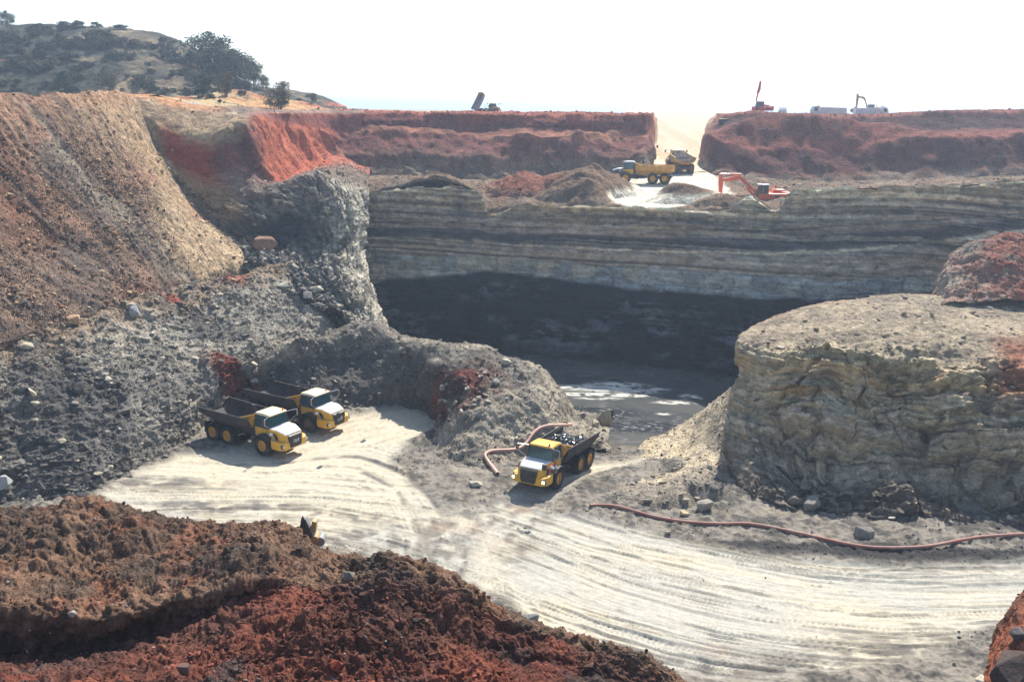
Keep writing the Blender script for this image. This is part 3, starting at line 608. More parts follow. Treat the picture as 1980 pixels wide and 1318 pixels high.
# ---- middle mound between the pad and the water ------------------------
mm = [[(470, 735, -1), (540, 715, -1), (610, 690, -1), (680, 672, -1), (760, 676, -1), (850, 694, -2), (930, 704, -3), (985, 716, -3), (1050, 738, -5), (1095, 786, -5), (1120, 812, -5), (1190, 815, -5)],
      [(480, 722, 4), (540, 690, 6), (610, 660, 7), (680, 648, 7.5), (740, 644, 7.5), (850, 664, 7.5), (935, 671, 7.5), (962, 690, 7), (1040, 706, 6.5), (1082, 770, 3), (1108, 800, .5), (1180, 808, -3)],
      [(490, 750, 2.5), (545, 730, 3.5), (610, 705, 4.5), (690, 690, 5), (760, 690, 5.5), (840, 712, 6), (920, 724, 6), (968, 752, 5.2), (1020, 770, 4.5), (1060, 806, 2.5), (1098, 826, .8), (1180, 828, -1.6)],
      [(500, 775, 1), (560, 765, 1.6), (630, 758, 2.2), (700, 745, 2.4), (770, 740, 3), (830, 752, 3.6), (885, 790, 3.6), (935, 812, 3.4), (985, 826, 2.4), (1030, 834, 1.8), (1085, 846, .8), (1180, 848, -1.2)],
      [(500, 800, -.3), (580, 812, -.3), (650, 812, -.3), (710, 796, -.3), (775, 790, -.3), (836, 812, 0), (842, 862, .3), (868, 905, -.2), (950, 912, -.2), (1008, 888, -.3), (1080, 872, -.8), (1200, 868, -2)]]
def mm_shape(x):
    P = x.P; x.m = fbm(P, 2.2, 5, 6, .6); x.f = fbm(P, .7, 3, 7); x.g = fbm(st(P, 1, 1, .3), 1.4, 4, 17)
    push(x, .8*fbm(P, 6, 3, 1)+.55*x.m+.2*x.f+.22*x.g*ss(5.5, 7, x.k))
    cone(x, 872, 800, 1.8, 4.5, 2.0, 3.5, .8, 2); cone(x, 560, 770, 0, 4, 2.0, 4, .8, 5); cone(x, 700, 745, 0, 5, 1.6, 4, .8, 6)
def mm_col(x):
    q = fbm(x.P, 4, 4, 3)
    col = mix(c(164, 152, 132), c(118, 110, 98), ss(-.3, .3, q))
    blk = (1-ss(5.0, 6.2, x.k+.5*q))*ss(1.3, 2.2, x.r+.4*q); col = mix(col, c(70, 68, 67), blk*.85)
    col = mix(col, c(126, 116, 102), blob(x.P, 730, 735, 3, 3.5, 2.5, .5)*.5*ss(-.2, .3, q))
    rd = blob(x.P, 882, 790, 2.2, 5.5, 4.5, .4, 3, 1.2); col = mix(col, c(74, 60, 55), rd); col = mix(col, c(98, 54, 46), rd*ss(.0, .5, fbm(x.P, 2.0, 4, 9)+.3*ss(860, 920, x.px)))
    col = mix(col, c(118, 60, 48), blob(x.P, 845, 808, .6, 3.4, 1.0, .4, 3, .8)*.6)
    col = mix(col, c(152, 144, 128), ss(.1, .5, x.f)*ss(6, 8, x.k)*.5); col = mix(col, c(110, 54, 46), blob(x.P, 478, 738, 3.8, 3.4, 2.2, .35, 3, 1)*.95)
    return col*(1+.4*x.f)[:, None]
loft('spoil_mound', mm, 620, 330, mm_shape, mm_col, M['slope'])

# ---- right outcrop -----------------------------------------------------
oc = [[(1428, 652, -112), (1470, 624, -112), (1560, 592, -114), (1640, 580, -117), (1740, 570, -120), (1850, 574, -124), (1960, 572, -128), (2250, 575, -130)],
      [(1430, 650, -101), (1472, 628, -105), (1560, 596, -109), (1640, 584, -112), (1740, 570, -114), (1850, 574, -116), (1960, 574, -118), (2250, 578, -120)],
      [(1426, 662, -98), (1476, 676, -95.5), (1560, 690, -92.5), (1640, 690, -91.5), (1740, 692, -91), (1850, 700, -90), (1960, 706, -89), (2250, 720, -84)],
      [(1421, 706, -97.2), (1466, 730, -94), (1552, 745, -90.8), (1640, 752, -90), (1740, 756, -89), (1850, 760, -88), (1960, 770, -87), (2250, 790, -82)],
      [(1416, 752, -96.5), (1450, 788, -93), (1530, 806, -90.2), (1625, 826, -87.5), (1730, 830, -87.5), (1850, 836, -86), (1960, 846, -85), (2250, 866, -80.5)],
      [(1410, 800, -95.8), (1440, 850, -91), (1520, 880, -86.6), (1620, 894, -84.8), (1730, 896, -85.0), (1850, 904, -83.7), (1960, 912, -82.7), (2250, 930, -79)],
      [(1405, 850, -93), (1440, 915, -87.5), (1520, 940, -82.9), (1620, 950, -81.4), (1730, 952, -81.4), (1850, 958, -80.4), (1960, 965, -79.5), (2250, 980, -77)],
      [(1402, 900, -.5), (1430, 975, -.5), (1510, 1010, -.5), (1620, 1022, -.5), (1730, 1030, -.5), (1850, 1036, -.5), (1960, 1036, -.5), (2250, 1040, -.5)]]
def oc_shape(x):
    P, r = x.P, x.r
    wz = P[:, 2]+.35*vn(P[:, 0]*.2, P[:, 1]*.2, P[:, 2]*.1)
    f1, bd, ci = cells(x.s*.38+.5*vn(x.s*.2, wz*.8, x.s*0), wz*.75, 3, .8)
    f1, bd2, ci2 = cells(x.s*.9+.5*vn(x.s*.7, wz*1.6, x.s*0+3), wz*1.9, 5); f1, bd3, ci3 = cells(x.s*2.0, wz*3.6, 8)
    wz = wz+.4*fbm(P, 6, 3, 67)+.25*fbm(P, 1.3, 3, 68); sw = x.s+1.6*fbm(P, 4, 4, 69)+.4*fbm(P, 1, 3, 70); B1 = blocks(sw, wz, 1.6, 4.5, 2); B2 = blocks(sw, wz, .6, 2.4, 3); B3 = blocks(sw, wz, .25, 1.2, 4); B4 = blocks(sw, wz, 3.6, 6.5, 6); x.B = B1, B2, B3
    led = vn(x.s*.06, x.s*0+1, wz*1.3)+.6*vn(x.s*.12, x.s*0+6, wz*3.4)
    face = ss(1.8, 2.15, r)*(1-ss(6.3, 7, r))
    push(x, face*(.9*B4[0]+.8*B1[0]+.42*B2[0]*ss(-.3, .2, fbm(P, 4, 3, 61))+.2*B3[0]+.3*led+1.3*fbm(P, 6, 3, 4)+1.0*fbm(P, 2.0, 4, 5, .55)-.2*(1-ss(0, .10, B1[1])))*(.35+.65*ss(1.0, 1.8, x.k))+(1-face)*(.35*fbm(P, 2.4, 5, 2)+.15*fbm(P, .6, 3, 3))+ss(1.4, 1.8, r)*(1-ss(2.2, 2.6, r))*1.1*fbm(P, 3.2, 5, 88, .6))
    # cavernous hollows between the thick beds, on the right
    hol = ss(.05, .5, fbm(st(P, 1, 1, 1.4), 6, 3, 77))*face*ss(2.6, 3.4, r)*ss(2.2, 3.4, x.k)
    push(x, -2.2*hol)
    cone(x, 1590, 752, -90, 6, 1.6, 4, .9, 3)
    x.ci, x.ci2, x.ci3, x.led, x.bd, x.hol = ci, ci2, ci3, led, bd, hol
def oc_col(x):
    n = fbm(x.P, 3, 4, 3); f = fbm(x.P, .6, 3, 5)
    flat_ = mix(c(164, 150, 128), c(138, 126, 110), ss(-.3, .4, n)); flat_ = mix(flat_, c(144, 106, 88), ss(1.0, .3, x.r)*.35)
    r = x.r+.12*n
    face = ramp(r, [2, 2.15, 2.35, 2.8, 3.1, 3.5, 4.0, 4.5, 5.2, 6.2, 7], [c(212, 196, 162), c(198, 182, 150), c(180, 162, 134), c(200, 170, 128), c(184, 168, 144), c(196, 180, 150), c(176, 162, 140), c(188, 172, 146), c(170, 156, 134), c(128, 118, 106), c(98, 92, 86)])
    face = mix(face, c(176, 136, 84), ss(.1, .5, fbm(st(x.P, 1, 1, 2.5), 5, 3, 12))*ss(2.4, 2.8, r)*(1-ss(3.4, 4, r))*.7)
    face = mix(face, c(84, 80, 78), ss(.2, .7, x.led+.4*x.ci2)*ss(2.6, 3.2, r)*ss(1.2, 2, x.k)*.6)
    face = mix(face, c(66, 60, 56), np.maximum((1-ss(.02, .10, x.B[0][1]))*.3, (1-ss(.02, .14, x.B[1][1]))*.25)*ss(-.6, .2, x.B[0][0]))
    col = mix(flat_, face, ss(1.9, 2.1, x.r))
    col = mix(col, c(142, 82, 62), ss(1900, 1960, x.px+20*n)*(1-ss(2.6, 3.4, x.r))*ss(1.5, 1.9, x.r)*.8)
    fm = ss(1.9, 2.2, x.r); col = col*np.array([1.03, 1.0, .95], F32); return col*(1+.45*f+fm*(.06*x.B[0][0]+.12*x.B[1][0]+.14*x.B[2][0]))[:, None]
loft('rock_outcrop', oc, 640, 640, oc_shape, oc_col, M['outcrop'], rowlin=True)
tl = [[(1440, 720, -108), (1400, 768, -111), (1352, 808, -114), (1312, 836, -5), (1250, 850, -5)],
      [(1430, 738, -102), (1384, 776, -106.5), (1342, 806, -109.5), (1302, 832, -3.2), (1244, 852, -3.4)],
      [(1440, 805, -93.3), (1380, 832, -100.5), (1326, 862, -102.5), (1284, 884, -1.0), (1200, 900, -1.0)],
      [(1480, 885, -87.2), (1396, 905, -91), (1316, 930, 1.6), (1250, 940, .9), (1160, 930, .1)],
      [(1620, 1005, -.2), (1450, 1004, -.2), (1310, 1004, -.2), (1220, 992, -.2), (1110, 965, -.2)]]
def tl_shape(x):
    slope_noise(x, .55); cone(x, 1385, 925, 2, 3.2, 1.6, 2, .8, 2); cone(x, 1140, 1000, 0, 3, .8, 2, .8)
def tl_col(x):
    col = mix(c(190, 174, 146), c(146, 134, 118), ss(-.2, .4, fbm(x.P, 3, 4, 3)+.4*ss(2.1, 3.2, x.r)))
    col = mix(col, c(110, 104, 96), ss(2.9, 3.8, x.r+.5*x.m)*.8)
    col = mix(col, c(186, 168, 136), ss(.0, .5, x.fur)*(1-ss(2, 2.8, x.r))*.6)
    return col*(1+.4*x.f)[:, None]
loft('talus', tl, 260, 300, tl_shape, tl_col, M['slope'])
rm = [[(1800, 585, -126), (1826, 560, -128), (1880, 520, -130), (1980, 500, -132), (2250, 500, -134)],
      [(1808, 580, -118), (1824, 522, -120), (1872, 472, -122), (1985, 449, -124), (2250, 440, -124)],
      [(1812, 582, -115), (1842, 545, -116), (1900, 515, -117), (1990, 500, -118), (2250, 490, -117)],
      [(1820, 588, -112), (1870, 584, -112), (1930, 580, -112), (2000, 582, -112), (2250, 580, -111)]]
def rm_shape(x):
    x.m = fbm(x.P, 2.6, 5, 6, .6); x.f = fbm(x.P, .8, 3, 7); push(x, .7*x.m+.25*x.f+.9*fbm(x.P, 6, 3, 2))
def rm_col(x):
    col = mix(c(136, 80, 64), c(110, 92, 82), ss(-.2, .4, fbm(x.P, 4, 4, 3)+.3*x.m)); col = mix(col, c(170, 150, 128), ss(.1, .5, fbm(x.P, 1.6, 4, 5))*.55)
    col = mix(col, c(170, 158, 138), (1-ss(0, .5, x.u+.2*x.m))*.5)
    return col*(1+.4*x.f)[:, None]
loft('red_mound', rm, 220, 170, rm_shape, rm_col, M['slope'])

# ---- foreground heaps ----------------------------------------------------
kx = [(-300, 1010, -50), (0, 985, -50), (95, 975, -50), (185, 962, -50), (310, 992, -49), (440, 1012, -48), (550, 1012, -46.5), (622, 1062, -44), (700, 1070, -41), (762, 1062, -39.5), (865, 1100, -38.5), (955, 1165, -37.5), (1095, 1222, -37), (1225, 1240, -36), (1335, 1312, -35), (1430, 1400, -34)]
k2 = [(-300, 1165, -39.5), (0, 1160, -39.5), (90, 1172, -39.3), (180, 1180, -39), (310, 1152, -39.3), (420, 1128, -39.5), (510, 1104, -39.8), (600, 1118, -39), (690, 1125, -38), (755, 1125, -37), (845, 1160, -36.5), (925, 1205, -36), (1050, 1250, -35.5), (1180, 1275, -35), (1285, 1335, -34.5), (1380, 1410, -34)]
k3 = [(-300, 1262, -39.6), (0, 1252, -39.6), (90, 1250, -39.4), (180, 1240, -39.2), (310, 1200, -39.4), (420, 1166, -39.5), (510, 1128, -39.7), (600, 1140, -38.2), (690, 1150, -37), (755, 1150, -36.2), (835, 1185, -35.8), (910, 1230, -35.2), (1030, 1275, -34.8), (1160, 1300, -34.4), (1265, 1355, -34), (1360, 1420, -33.5)]
k4 = [(a-10, 1330, -31) for a, _, _ in k3]; k4 = [(a, max(1330, k3[i][1]+45), -31 if k3[i][1] < 1290 else -32) for i, (a, _, _) in enumerate(k4)]
fh = [[(a, b+35, -(-d+14)) for a, b, d in kx], [(a, b+4, -(-d+2)) for a, b, d in kx], kx, [(k[0]*.5+q[0]*.5, k[1]*.5+q[1]*.5, (k[2]+q[2])/2) for k, q in zip(kx, k2)], k2, k3, k4, [(a, b+150, -27) for a, b, d in k4]]
for i in range(16): fh[0][i] = (kx[i][0], kx[i][1]+(60 if i < 11 else 30), -(-kx[i][2]+9))
def fh_shape(x):
    P = x.P; f1, bd, ci = cells(P[:, 0]*.8, P[:, 1]*.8, 3); x.ci = ci
    x.m = fbm(P, 2.4, 5, 6, .6); x.f = fbm(P, .45, 4, 7, .6); x.l = fbm(P, 1.0, 4, 8, .55)
    e = ss(1.0, 2.0, x.r)
    push(x, e*(.45*fbm(P, 6, 3, 1)+.42*x.m+.26*np.abs(x.l)*2.0+.22*x.f+.10*ci)+.12*x.f)
    lift(x, -.35)
    for (a, b, d, r, h) in ((255, 1010, -47, 2.2, .8), (470, 1085, -43, 2.6, .9), (100, 1040, -46, 3, .7), (740, 1100, -37.5, 2, .6), (560, 1165, -36, 3, .7), (640, 1230, -34, 2.2, .6), (900, 1160, -36.5, 1.4, .5)): cone(x, a, b, d, r, h, r, .8, 3)
def fh_col(x):
    P = x.P; n = fbm(P, 3, 4, 3)
    brown = mix(c(122, 92, 70), c(92, 74, 60), ss(-.25, .3, n)); brown = mix(brown, c(142, 88, 58), ss(.1, .45, fbm(P, 2, 4, 5))*.6)
    brown = mix(brown, c(70, 62, 56), ss(.2, .5, fbm(P, 4, 4, 6))*.7)
    redc = mix(c(120, 64, 46), c(92, 54, 42), ss(-.2, .4, n)); redc = mix(redc, c(140, 78, 54), ss(.15, .5, fbm(P, 1.4, 4, 15))*.6)
    redc = mix(redc, c(76, 66, 62), ss(.12, .42, fbm(P, 3.4, 4, 16)+.0)*.85)
    redc = mix(redc, c(92, 70, 58), blob(P, 810, 1130, -37, 3, 3, .4)*.5); redc = mix(redc, c(88, 74, 64), ss(1080, 1200, x.px)*.6)
    t = ss(4.0, 5.2, x.r+.5*n+1.6*ss(680, 780, x.px))
    col = mix(brown, redc, t)
    col = mix(col, c(74, 60, 52), ss(4.3, 4.8, x.r)*(1-ss(5.2, 5.9, x.r))*(1-ss(420, 560, x.px))*.5)  # shade along the cut is painted into the soil colour
    g_ = col.mean(1, keepdims=True); return (g_+(col-g_)*.88)*.9*(1+.55*x.f+.3*x.l)[:, None]
loft('spoil_heap', fh, 980, 640, fh_shape, fh_col, M['near'])
rc = [[(1935, 1275, -52), (1960, 1200, -52), (2010, 1140, -52), (2200, 1110, -52)],
      [(1912, 1260, -44), (1935, 1205, -44), (1985, 1148, -44), (2200, 1120, -44)],
      [(1900, 1330, -40), (1940, 1270, -40), (2000, 1230, -40), (2200, 1200, -40)],
      [(1880, 1420, -37), (1950, 1400, -37), (2020, 1380, -37), (2200, 1360, -37)]]
def rc_shape(x):
    x.m = fbm(x.P, 1.6, 5, 6, .6); x.f = fbm(x.P, .4, 4, 7, .6); push(x, .3*x.m+.15*x.f)
loft('corner_heap', rc, 150, 200, rc_shape, lambda x: mix(c(150, 88, 62), c(110, 74, 58), ss(-.3, .3, x.m))*(1+.5*x.f)[:, None], M['near'])
tag(PATCH['corner_heap'].o, kind='structure')

# ---- water ------------------------------------------------------------------
def make_water():
    nu, nv = 560, 300
    X, Y = np.meshgrid(np.linspace(-30, 75, nu), np.linspace(104, 166, nv))
    P = np.stack([X, Y, np.full_like(X, -4.0)], -1).reshape(-1, 3).astype(F32)
    q = st(P, 1, 1.0, 1); n = fbm(q, 5, 5, 4, .6)
    Q = P.copy(); Q[:, 2] += .02*n
    base = mix(c(88, 88, 84), c(70, 72, 71), ss(-.3, .3, n))
    fo = np.zeros(len(P), F32)
    for (a, b, rx, ry) in ((1165, 750, 5.5, 1.6), (1195, 744, 4, 1.4), (1120, 748, 4, 1.2), (1238, 757, 2.8, .9), (1270, 752, 1.6, .6), (1335, 768, 1.3, 1.3), (1305, 778, 2.6, .7), (1215, 765, 3, .6), (1285, 800, 1.1, .4), (1140, 762, 6, .8), (1160, 770, 3, .5)):
        fo = np.maximum(fo, blob(P, a, b, -4, rx, ry, .6, 9, 1.0))
    rip = fbm(st(P, 1, 1.6, 1), .9, 4, 22, .6)
    foam = fo*ss(-.25, .05, rip+.3*n)
    sw = ss(.55, .9, 1-np.abs(fbm(st(P, .5, 1.3, 1), 4, 3, 31))*6)*ss(-.2, .4, fbm(P, 12, 2, 8))*(1-ss(140, 150, P[:, 1]))
    col = mix(base, c(232, 228, 214), foam); col = mix(col, c(150, 148, 140), sw*.35)
    # floating coal fines beside both shores
    sh = np.maximum(blob(P, 1150, 800, -4, 6, 3, .4, 4, 1.5), blob(P, 1250, 826, -4, 6, 2.6, .4, 4, 1.5))
    col = mix(col, mix(c(44, 46, 50), c(140, 142, 142), ss(.2, .55, fbm(P, .45, 3, 41))), sh*.9)
    Q[:, 2] += .07*foam*rip+sh*.10*fbm(P, .7, 3, 43)
    m, t, b = newmat('silty_water'); at = t.nodes.new('ShaderNodeAttribute'); at.attribute_name = 'Col'
    t.links.new(at.outputs['Color'], b.inputs['Base Color']); b.inputs['Roughness'].default_value = .2; b.inputs['IOR'].default_value = 1.33
    nn = t.nodes.new('ShaderNodeTexNoise'); nn.inputs['Scale'].default_value = 1.1; nn.inputs['Detail'].default_value = 4
    tc = t.nodes.new('ShaderNodeTexCoord'); t.links.new(tc.outputs['Object'], nn.inputs['Vector'])
    bp = t.nodes.new('ShaderNodeBump'); bp.inputs['Strength'].default_value = .35; bp.inputs['Distance'].default_value = .06
    t.links.new(nn.outputs[0], bp.inputs['Height']); t.links.new(bp.outputs[0], b.inputs['Normal'])
    tag(mesh_np('water', Q, grid_faces(nu, nv)[:, ::-1], m, col), kind='structure')
make_water()
# ================================================================== RUBBLE
def ico(sub):
    bm = bmesh.new(); bmesh.ops.create_icosphere(bm, subdivisions=sub, radius=1); bm.verts.ensure_lookup_table()
    V = np.array([v.co[:] for v in bm.verts], F32); Fc = np.array([[v.index for v in f.verts] for f in bm.faces], np.int32); bm.free(); return V, Fc
ICO1, ICO2 = ico(1), ico(2)
def protos(base, n, jit):
    V, Fc = base; out = []
    for i in range(n):
        # facet the ball: clamp against random planes to get flat broken faces
        P = V.copy()
        for k in range(7 if len(V) > 20 else 3):
            a = rng.normal(size=3); a /= np.linalg.norm(a); h = rng.uniform(.28, .7); d = P@a; P = P-np.outer(np.clip(d-h, 0, None), a)
        out.append((P*(1+rng.uniform(-jit, jit, (len(P), 1)))).astype(F32))
    return out, Fc
PR1, F1 = protos(ICO1, 12, .22); PR2, F2 = protos(ICO2, 10, .05)
def rotmats(n, tilt):
    a = rng.uniform(0, 2*math.pi, n); ax = rng.normal(size=(n, 3)); ax[:, 2] *= .2; ax /= np.linalg.norm(ax, axis=1, keepdims=True); th = rng.normal(0, tilt, n)
    K = np.zeros((n, 3, 3)); K[:, 0, 1] = -ax[:, 2]; K[:, 0, 2] = ax[:, 1]; K[:, 1, 0] = ax[:, 2]; K[:, 1, 2] = -ax[:, 0]; K[:, 2, 0] = -ax[:, 1]; K[:, 2, 1] = ax[:, 0]
    R = np.eye(3)[None]+np.sin(th)[:, None, None]*K+(1-np.cos(th))[:, None, None]*(K@K)
    Z = np.zeros((n, 3, 3)); Z[:, 0, 0] = Z[:, 1, 1] = np.cos(a); Z[:, 0, 1] = -np.sin(a); Z[:, 1, 0] = np.sin(a); Z[:, 2, 2] = 1
    return R@Z
def scatter(name, patch, n, s0, s1, dens=None, flatn=.55, palette=None, pmix=.35, tilt=.5, power=2.6, sink=.25, big=False, vary=.3):
    x = PATCH[patch]; nu = getattr(x, 'nu', None)
    G = x.Q.reshape(-1, nu, 3) if nu else x.Q.reshape(560, 950, 3)
    ar = np.linalg.norm(np.cross(np.gradient(G, axis=0), np.gradient(G, axis=1)), axis=2).ravel()
    a, b, z = proj(x.Q); ar = ar*((a > -120) & (a < 2100) & (b < 1400))
    if dens is not None: ar = ar*np.clip(dens, 0, None)
    pk = rng.choice(len(ar), n, p=ar/ar.sum())
    pos = x.Q[pk]; colr = x.c[pk].copy()
    sz = s0*(1-rng.random(n)*(1-(s0/s1)**power))**(-1/power)
    PR, FC = (PR2, F2) if big else (PR1, F1)
    sc = sz[:, None]*rng.uniform(.6, 1.25, (n, 3)); sc[:, 2] *= flatn
    R = rotmats(n, tilt); pid = rng.integers(0, len(PR), n); B = np.stack(PR)[pid]          # n,v,3
    V = np.einsum('nij,nvj->nvi', R, B*sc[:, None, :]*.5)+pos[:, None, :]+np.array([0, 0, 1])*(sz*flatn*.5*(1-2*sink))[:, None, None]
    nv = B.shape[1]
    if palette is not None:
        m = rng.random(n) < pmix; pal = np.array(palette)[rng.integers(0, len(palette), n)]; colr = np.where(m[:, None], pal, colr)
    colr = colr*rng.uniform(1-vary, 1+vary, (n, 1))
    Fc = (FC[None]+(np.arange(n)*nv)[:, None, None]).reshape(-1, 3)
    o = mesh_np(name, V.reshape(-1, 3), Fc, M['rock'], np.repeat(colr, nv, 0), smooth=False)
    return tag(o, kind='stuff')
LR = [c(176, 164, 142), c(160, 152, 136), c(138, 130, 120), c(196, 186, 164)]
DR = [c(96, 92, 88), c(70, 68, 68), c(120, 112, 102)]
BR = [c(176, 142, 108), c(140, 100, 76), c(196, 170, 132), c(110, 88, 74)]
RR = [c(136, 80, 58), c(98, 60, 48), c(122, 102, 88), c(80, 70, 66)]
X = PATCH['spoil_slope']
scatter('scree', 'spoil_slope', 22000, .12, 1.1, dens=(ss(1.2, 2.6, X.r)+.25)*(1-.85*ss(4.2, 5.0, X.k))*(.35+ss(-.2, .4, fbm(X.P, 6, 3, 91))), palette=BR, pmix=.55, vary=.35)
X = PATCH['rubble_slope']
scatter('rubble', 'rubble_slope', 22000, .11, 1.1, dens=.4+1.6*ss(-.1, .5, fbm(X.P, 5, 3, 92)), flatn=.4, palette=LR[:3]+DR, pmix=.3, tilt=.7, vary=.35)
scatter('rubble', 'rubble_slope', 420, .7, 1.7, dens=.2+1.5*ss(0, .5, fbm(X.P, 8, 3, 93)), flatn=.5, palette=LR[:3]+DR[:1], pmix=.5, tilt=.5, big=True)
X = PATCH['spoil_mound']
scatter('rubble', 'spoil_mound', 18000, .1, 1.1, dens=.5+1.2*ss(0, .5, fbm(X.P, 4, 3, 94)), palette=LR[:3]+DR, pmix=.35, vary=.4)
scatter('rubble', 'spoil_mound', 160, .6, 1.3, dens=blob(X.P, 930, 735, 6, 5, 5, .4)*3+blob(X.P, 620, 690, 6, 9, 6, .4)+.06, palette=LR[1:3], pmix=.7, big=True)
X = PATCH['bluff']
scatter('rubble', 'bluff', 7500, .15, 1.3, dens=ss(5.8, 6.5, X.r)*(1-.8*ss(6.3, 7, X.k))+.5*ss(3, 3.4, X.r)*(1-ss(4, 4.6, X.r))+.05, palette=LR+DR[:1], pmix=.5)
scatter('rubble', 'bluff', 160, .8, 2.0, dens=ss(5.8, 6.4, X.r)*(1-ss(6, 6.8, X.k)), palette=LR[:3], pmix=.8, big=True, flatn=.45)
X = PATCH['rock_outcrop']
scatter('rubble', 'rock_outcrop', 12000, .08, .6, dens=(1-ss(1.9, 2.3, X.r))*1.2+ss(6.0, 6.8, X.r)*.9+.25*ss(2.2, 3, X.r), palette=LR[:2]+[c(190, 168, 128)], pmix=.5, flatn=.35, tilt=.3)
scatter('rubble', 'rock_outcrop', 170, .5, 1.3, dens=ss(6.1, 6.8, X.r)+.12*(1-ss(1.9, 2.2, X.r))+.05, palette=LR[:3]+DR[:1], pmix=.8, flatn=.55, big=True)
scatter('rubble', 'talus', 6500, .08, .7, palette=LR[:2]+DR, pmix=.4)
scatter('rubble', 'talus', 90, .5, 1.2, dens=ss(2.2, 3.2, PATCH['talus'].r)+.1, palette=LR[:3], pmix=.8, big=True)
scatter('rubble', 'red_mound', 3000, .12, .9, palette=RR+LR[:2], pmix=.6)
X = PATCH['pit_floor']; off = (1-X.road)*ss(-.1, .4, fbm(X.P, 3, 3, 95))
scatter('gravel', 'pit_floor', 30000, .06, .55, dens=off*(X.P[:, 1] < 114)*(X.P[:, 1] > 58)+.01, palette=LR[:3]+DR, pmix=.6, vary=.35)
X = PATCH['spoil_heap']; nn = fbm(X.P, 2.0, 4, 96)
scatter('clods', 'spoil_heap', 26000, .035, .30, dens=(.4+1.6*ss(-.15, .4, nn))*ss(.8, 1.6, X.r), flatn=.8, palette=RR[:3]+[c(158, 148, 134)], pmix=.08, vary=.38, power=2.2)
scatter('clods', 'spoil_heap', 900, .18, .42, dens=(.1+1.6*ss(0, .5, nn))*ss(3.6, 5, X.r), flatn=.8, palette=RR, pmix=.1, vary=.3, big=True, power=2.6, sink=.42)
scatter('clods', 'corner_heap', 2600, .05, .45, palette=RR, pmix=.5, flatn=.8)
scatter('rubble', 'bench', 2600, .15, .9, dens=(1-PATCH['bench'].pad), palette=BR+DR, pmix=.4)
scatter('clods', 'red_wall', 2600, .2, .9, dens=ss(.5, .9, PATCH['red_wall'].r)*(1-ss(1.1, 1.4, PATCH['red_wall'].r)), palette=RR, pmix=.3)
scatter('clods', 'red_wall.001', 3200, .2, .9, dens=ss(.5, .9, PATCH['red_wall.001'].r)*(1-ss(1.1, 1.4, PATCH['red_wall.001'].r))+.05, palette=RR, pmix=.2)
X = PATCH['red_wall']
scatter('rubble', 'red_wall', 2500, .2, 1.2, dens=ss(4.8, 5.6, X.r)+.1*(1-ss(1, 1.3, X.r)), palette=BR+RR, pmix=.3)
scatter('rubble', 'upper_ground', 1400, .15, .9, palette=BR, pmix=.4)

# ---- boulders that can be told apart
def boulder(px, py, wpx, col, label, flat=.7, yaw=None, names=None, sink=.3, tall=None):
    q = ground_at(px, py+wpx*.25, names); D = np.linalg.norm(q-CAM); s = wpx/FPX*D
    bm = bmesh.new()
    for i in range(20):
        v = rng.normal(size=3); v /= np.linalg.norm(v); v = np.sign(v)*np.abs(v)**.8; bm.verts.new(v/np.abs(v).max()*rng.uniform(.82, 1.0)*np.array([.5, .42, .5*flat])*s)
    bmesh.ops.convex_hull(bm, input=bm.verts)
    for v in [v for v in bm.verts if not v.link_faces]: bm.verts.remove(v)
    bmesh.ops.bevel(bm, geom=list(bm.edges), offset=.018*s, segments=1, affect='EDGES')
    bmesh.ops.triangulate(bm, faces=list(bm.faces)); bmesh.ops.subdivide_edges(bm, edges=list(bm.edges), cuts=2, use_grid_fill=True)
    for v in bm.verts: v.co += v.co.normalized()*float(vn(*(np.array([v.co[k]]) *5/s+k*3 for k in range(3)))[0])*.03*s
    me = bpy.data.meshes.new('boulder'); bm.to_mesh(me); n = len(me.vertices)
    a = me.color_attributes.new('Col', 'FLOAT_COLOR', 'POINT'); cc = np.ones((n, 4), F32); cc[:, :3] = col; a.data.foreach_set('color', cc.ravel()); bm.free()
    me.materials.append(M['rock']); o = bpy.data.objects.new('boulder', me); COL.objects.link(o)
    o.location = Vector(q)+Vector((0, 0, s*flat*(.5-sink))); o.rotation_euler = (rng.uniform(-.3, .3), rng.uniform(-.3, .3), yaw if yaw is not None else rng.uniform(0, 6))
    return tag(o, label, 'boulder')
boulder(512, 464, 46, c(140, 112, 90), 'large orange-brown boulder at the foot of the tan rock buttress', .75, .4, ['bluff'], .45)
boulder(1168, 805, 30, c(150, 142, 122), 'big upright grey boulder on the shore beside the pump', 1.0, .3, ['spoil_mound', 'pit_floor'])
boulder(1150, 815, 20, c(168, 156, 130), 'pale wedge-shaped rock leaning against the big shore boulder', .6, 1.0, ['spoil_mound', 'pit_floor'])
boulder(1196, 822, 10, c(206, 200, 160), 'small cream boulder right of the shore pump', .8, 0, ['spoil_mound', 'pit_floor'])
boulder(1128, 800, 12, c(110, 106, 98), 'small dark boulder at the water edge left of the pump', .8, 0, ['spoil_mound', 'pit_floor'])
boulder(1360, 974, 30, c(150, 142, 128), 'grey block lying left of the outcrop foot, just above the red hose', .7, .5, ['talus', 'rock_outcrop', 'pit_floor'])
boulder(1322, 985, 18, c(190, 172, 136), 'pale flat stone left of the grey block by the hose', .5, .3, ['talus', 'pit_floor'])
boulder(1535, 965, 28, c(140, 132, 120), 'rounded boulder in shade at the outcrop foot, left of a twin', .7, .3, ['rock_outcrop', 'pit_floor'])
boulder(1568, 972, 34, c(134, 128, 118), 'wide boulder in shade at the outcrop foot, right of a rounder one', .7, .9, ['rock_outcrop', 'pit_floor'])
boulder(1670, 1026, 36, c(132, 126, 116), 'pointed boulder on the dark ground just above the red hose', .75, .2, ['rock_outcrop', 'pit_floor'])
boulder(1290, 1024, 14, c(150, 140, 122), 'lone small stone on the pale haul floor below the red hose', .5, .2, ['pit_floor'])
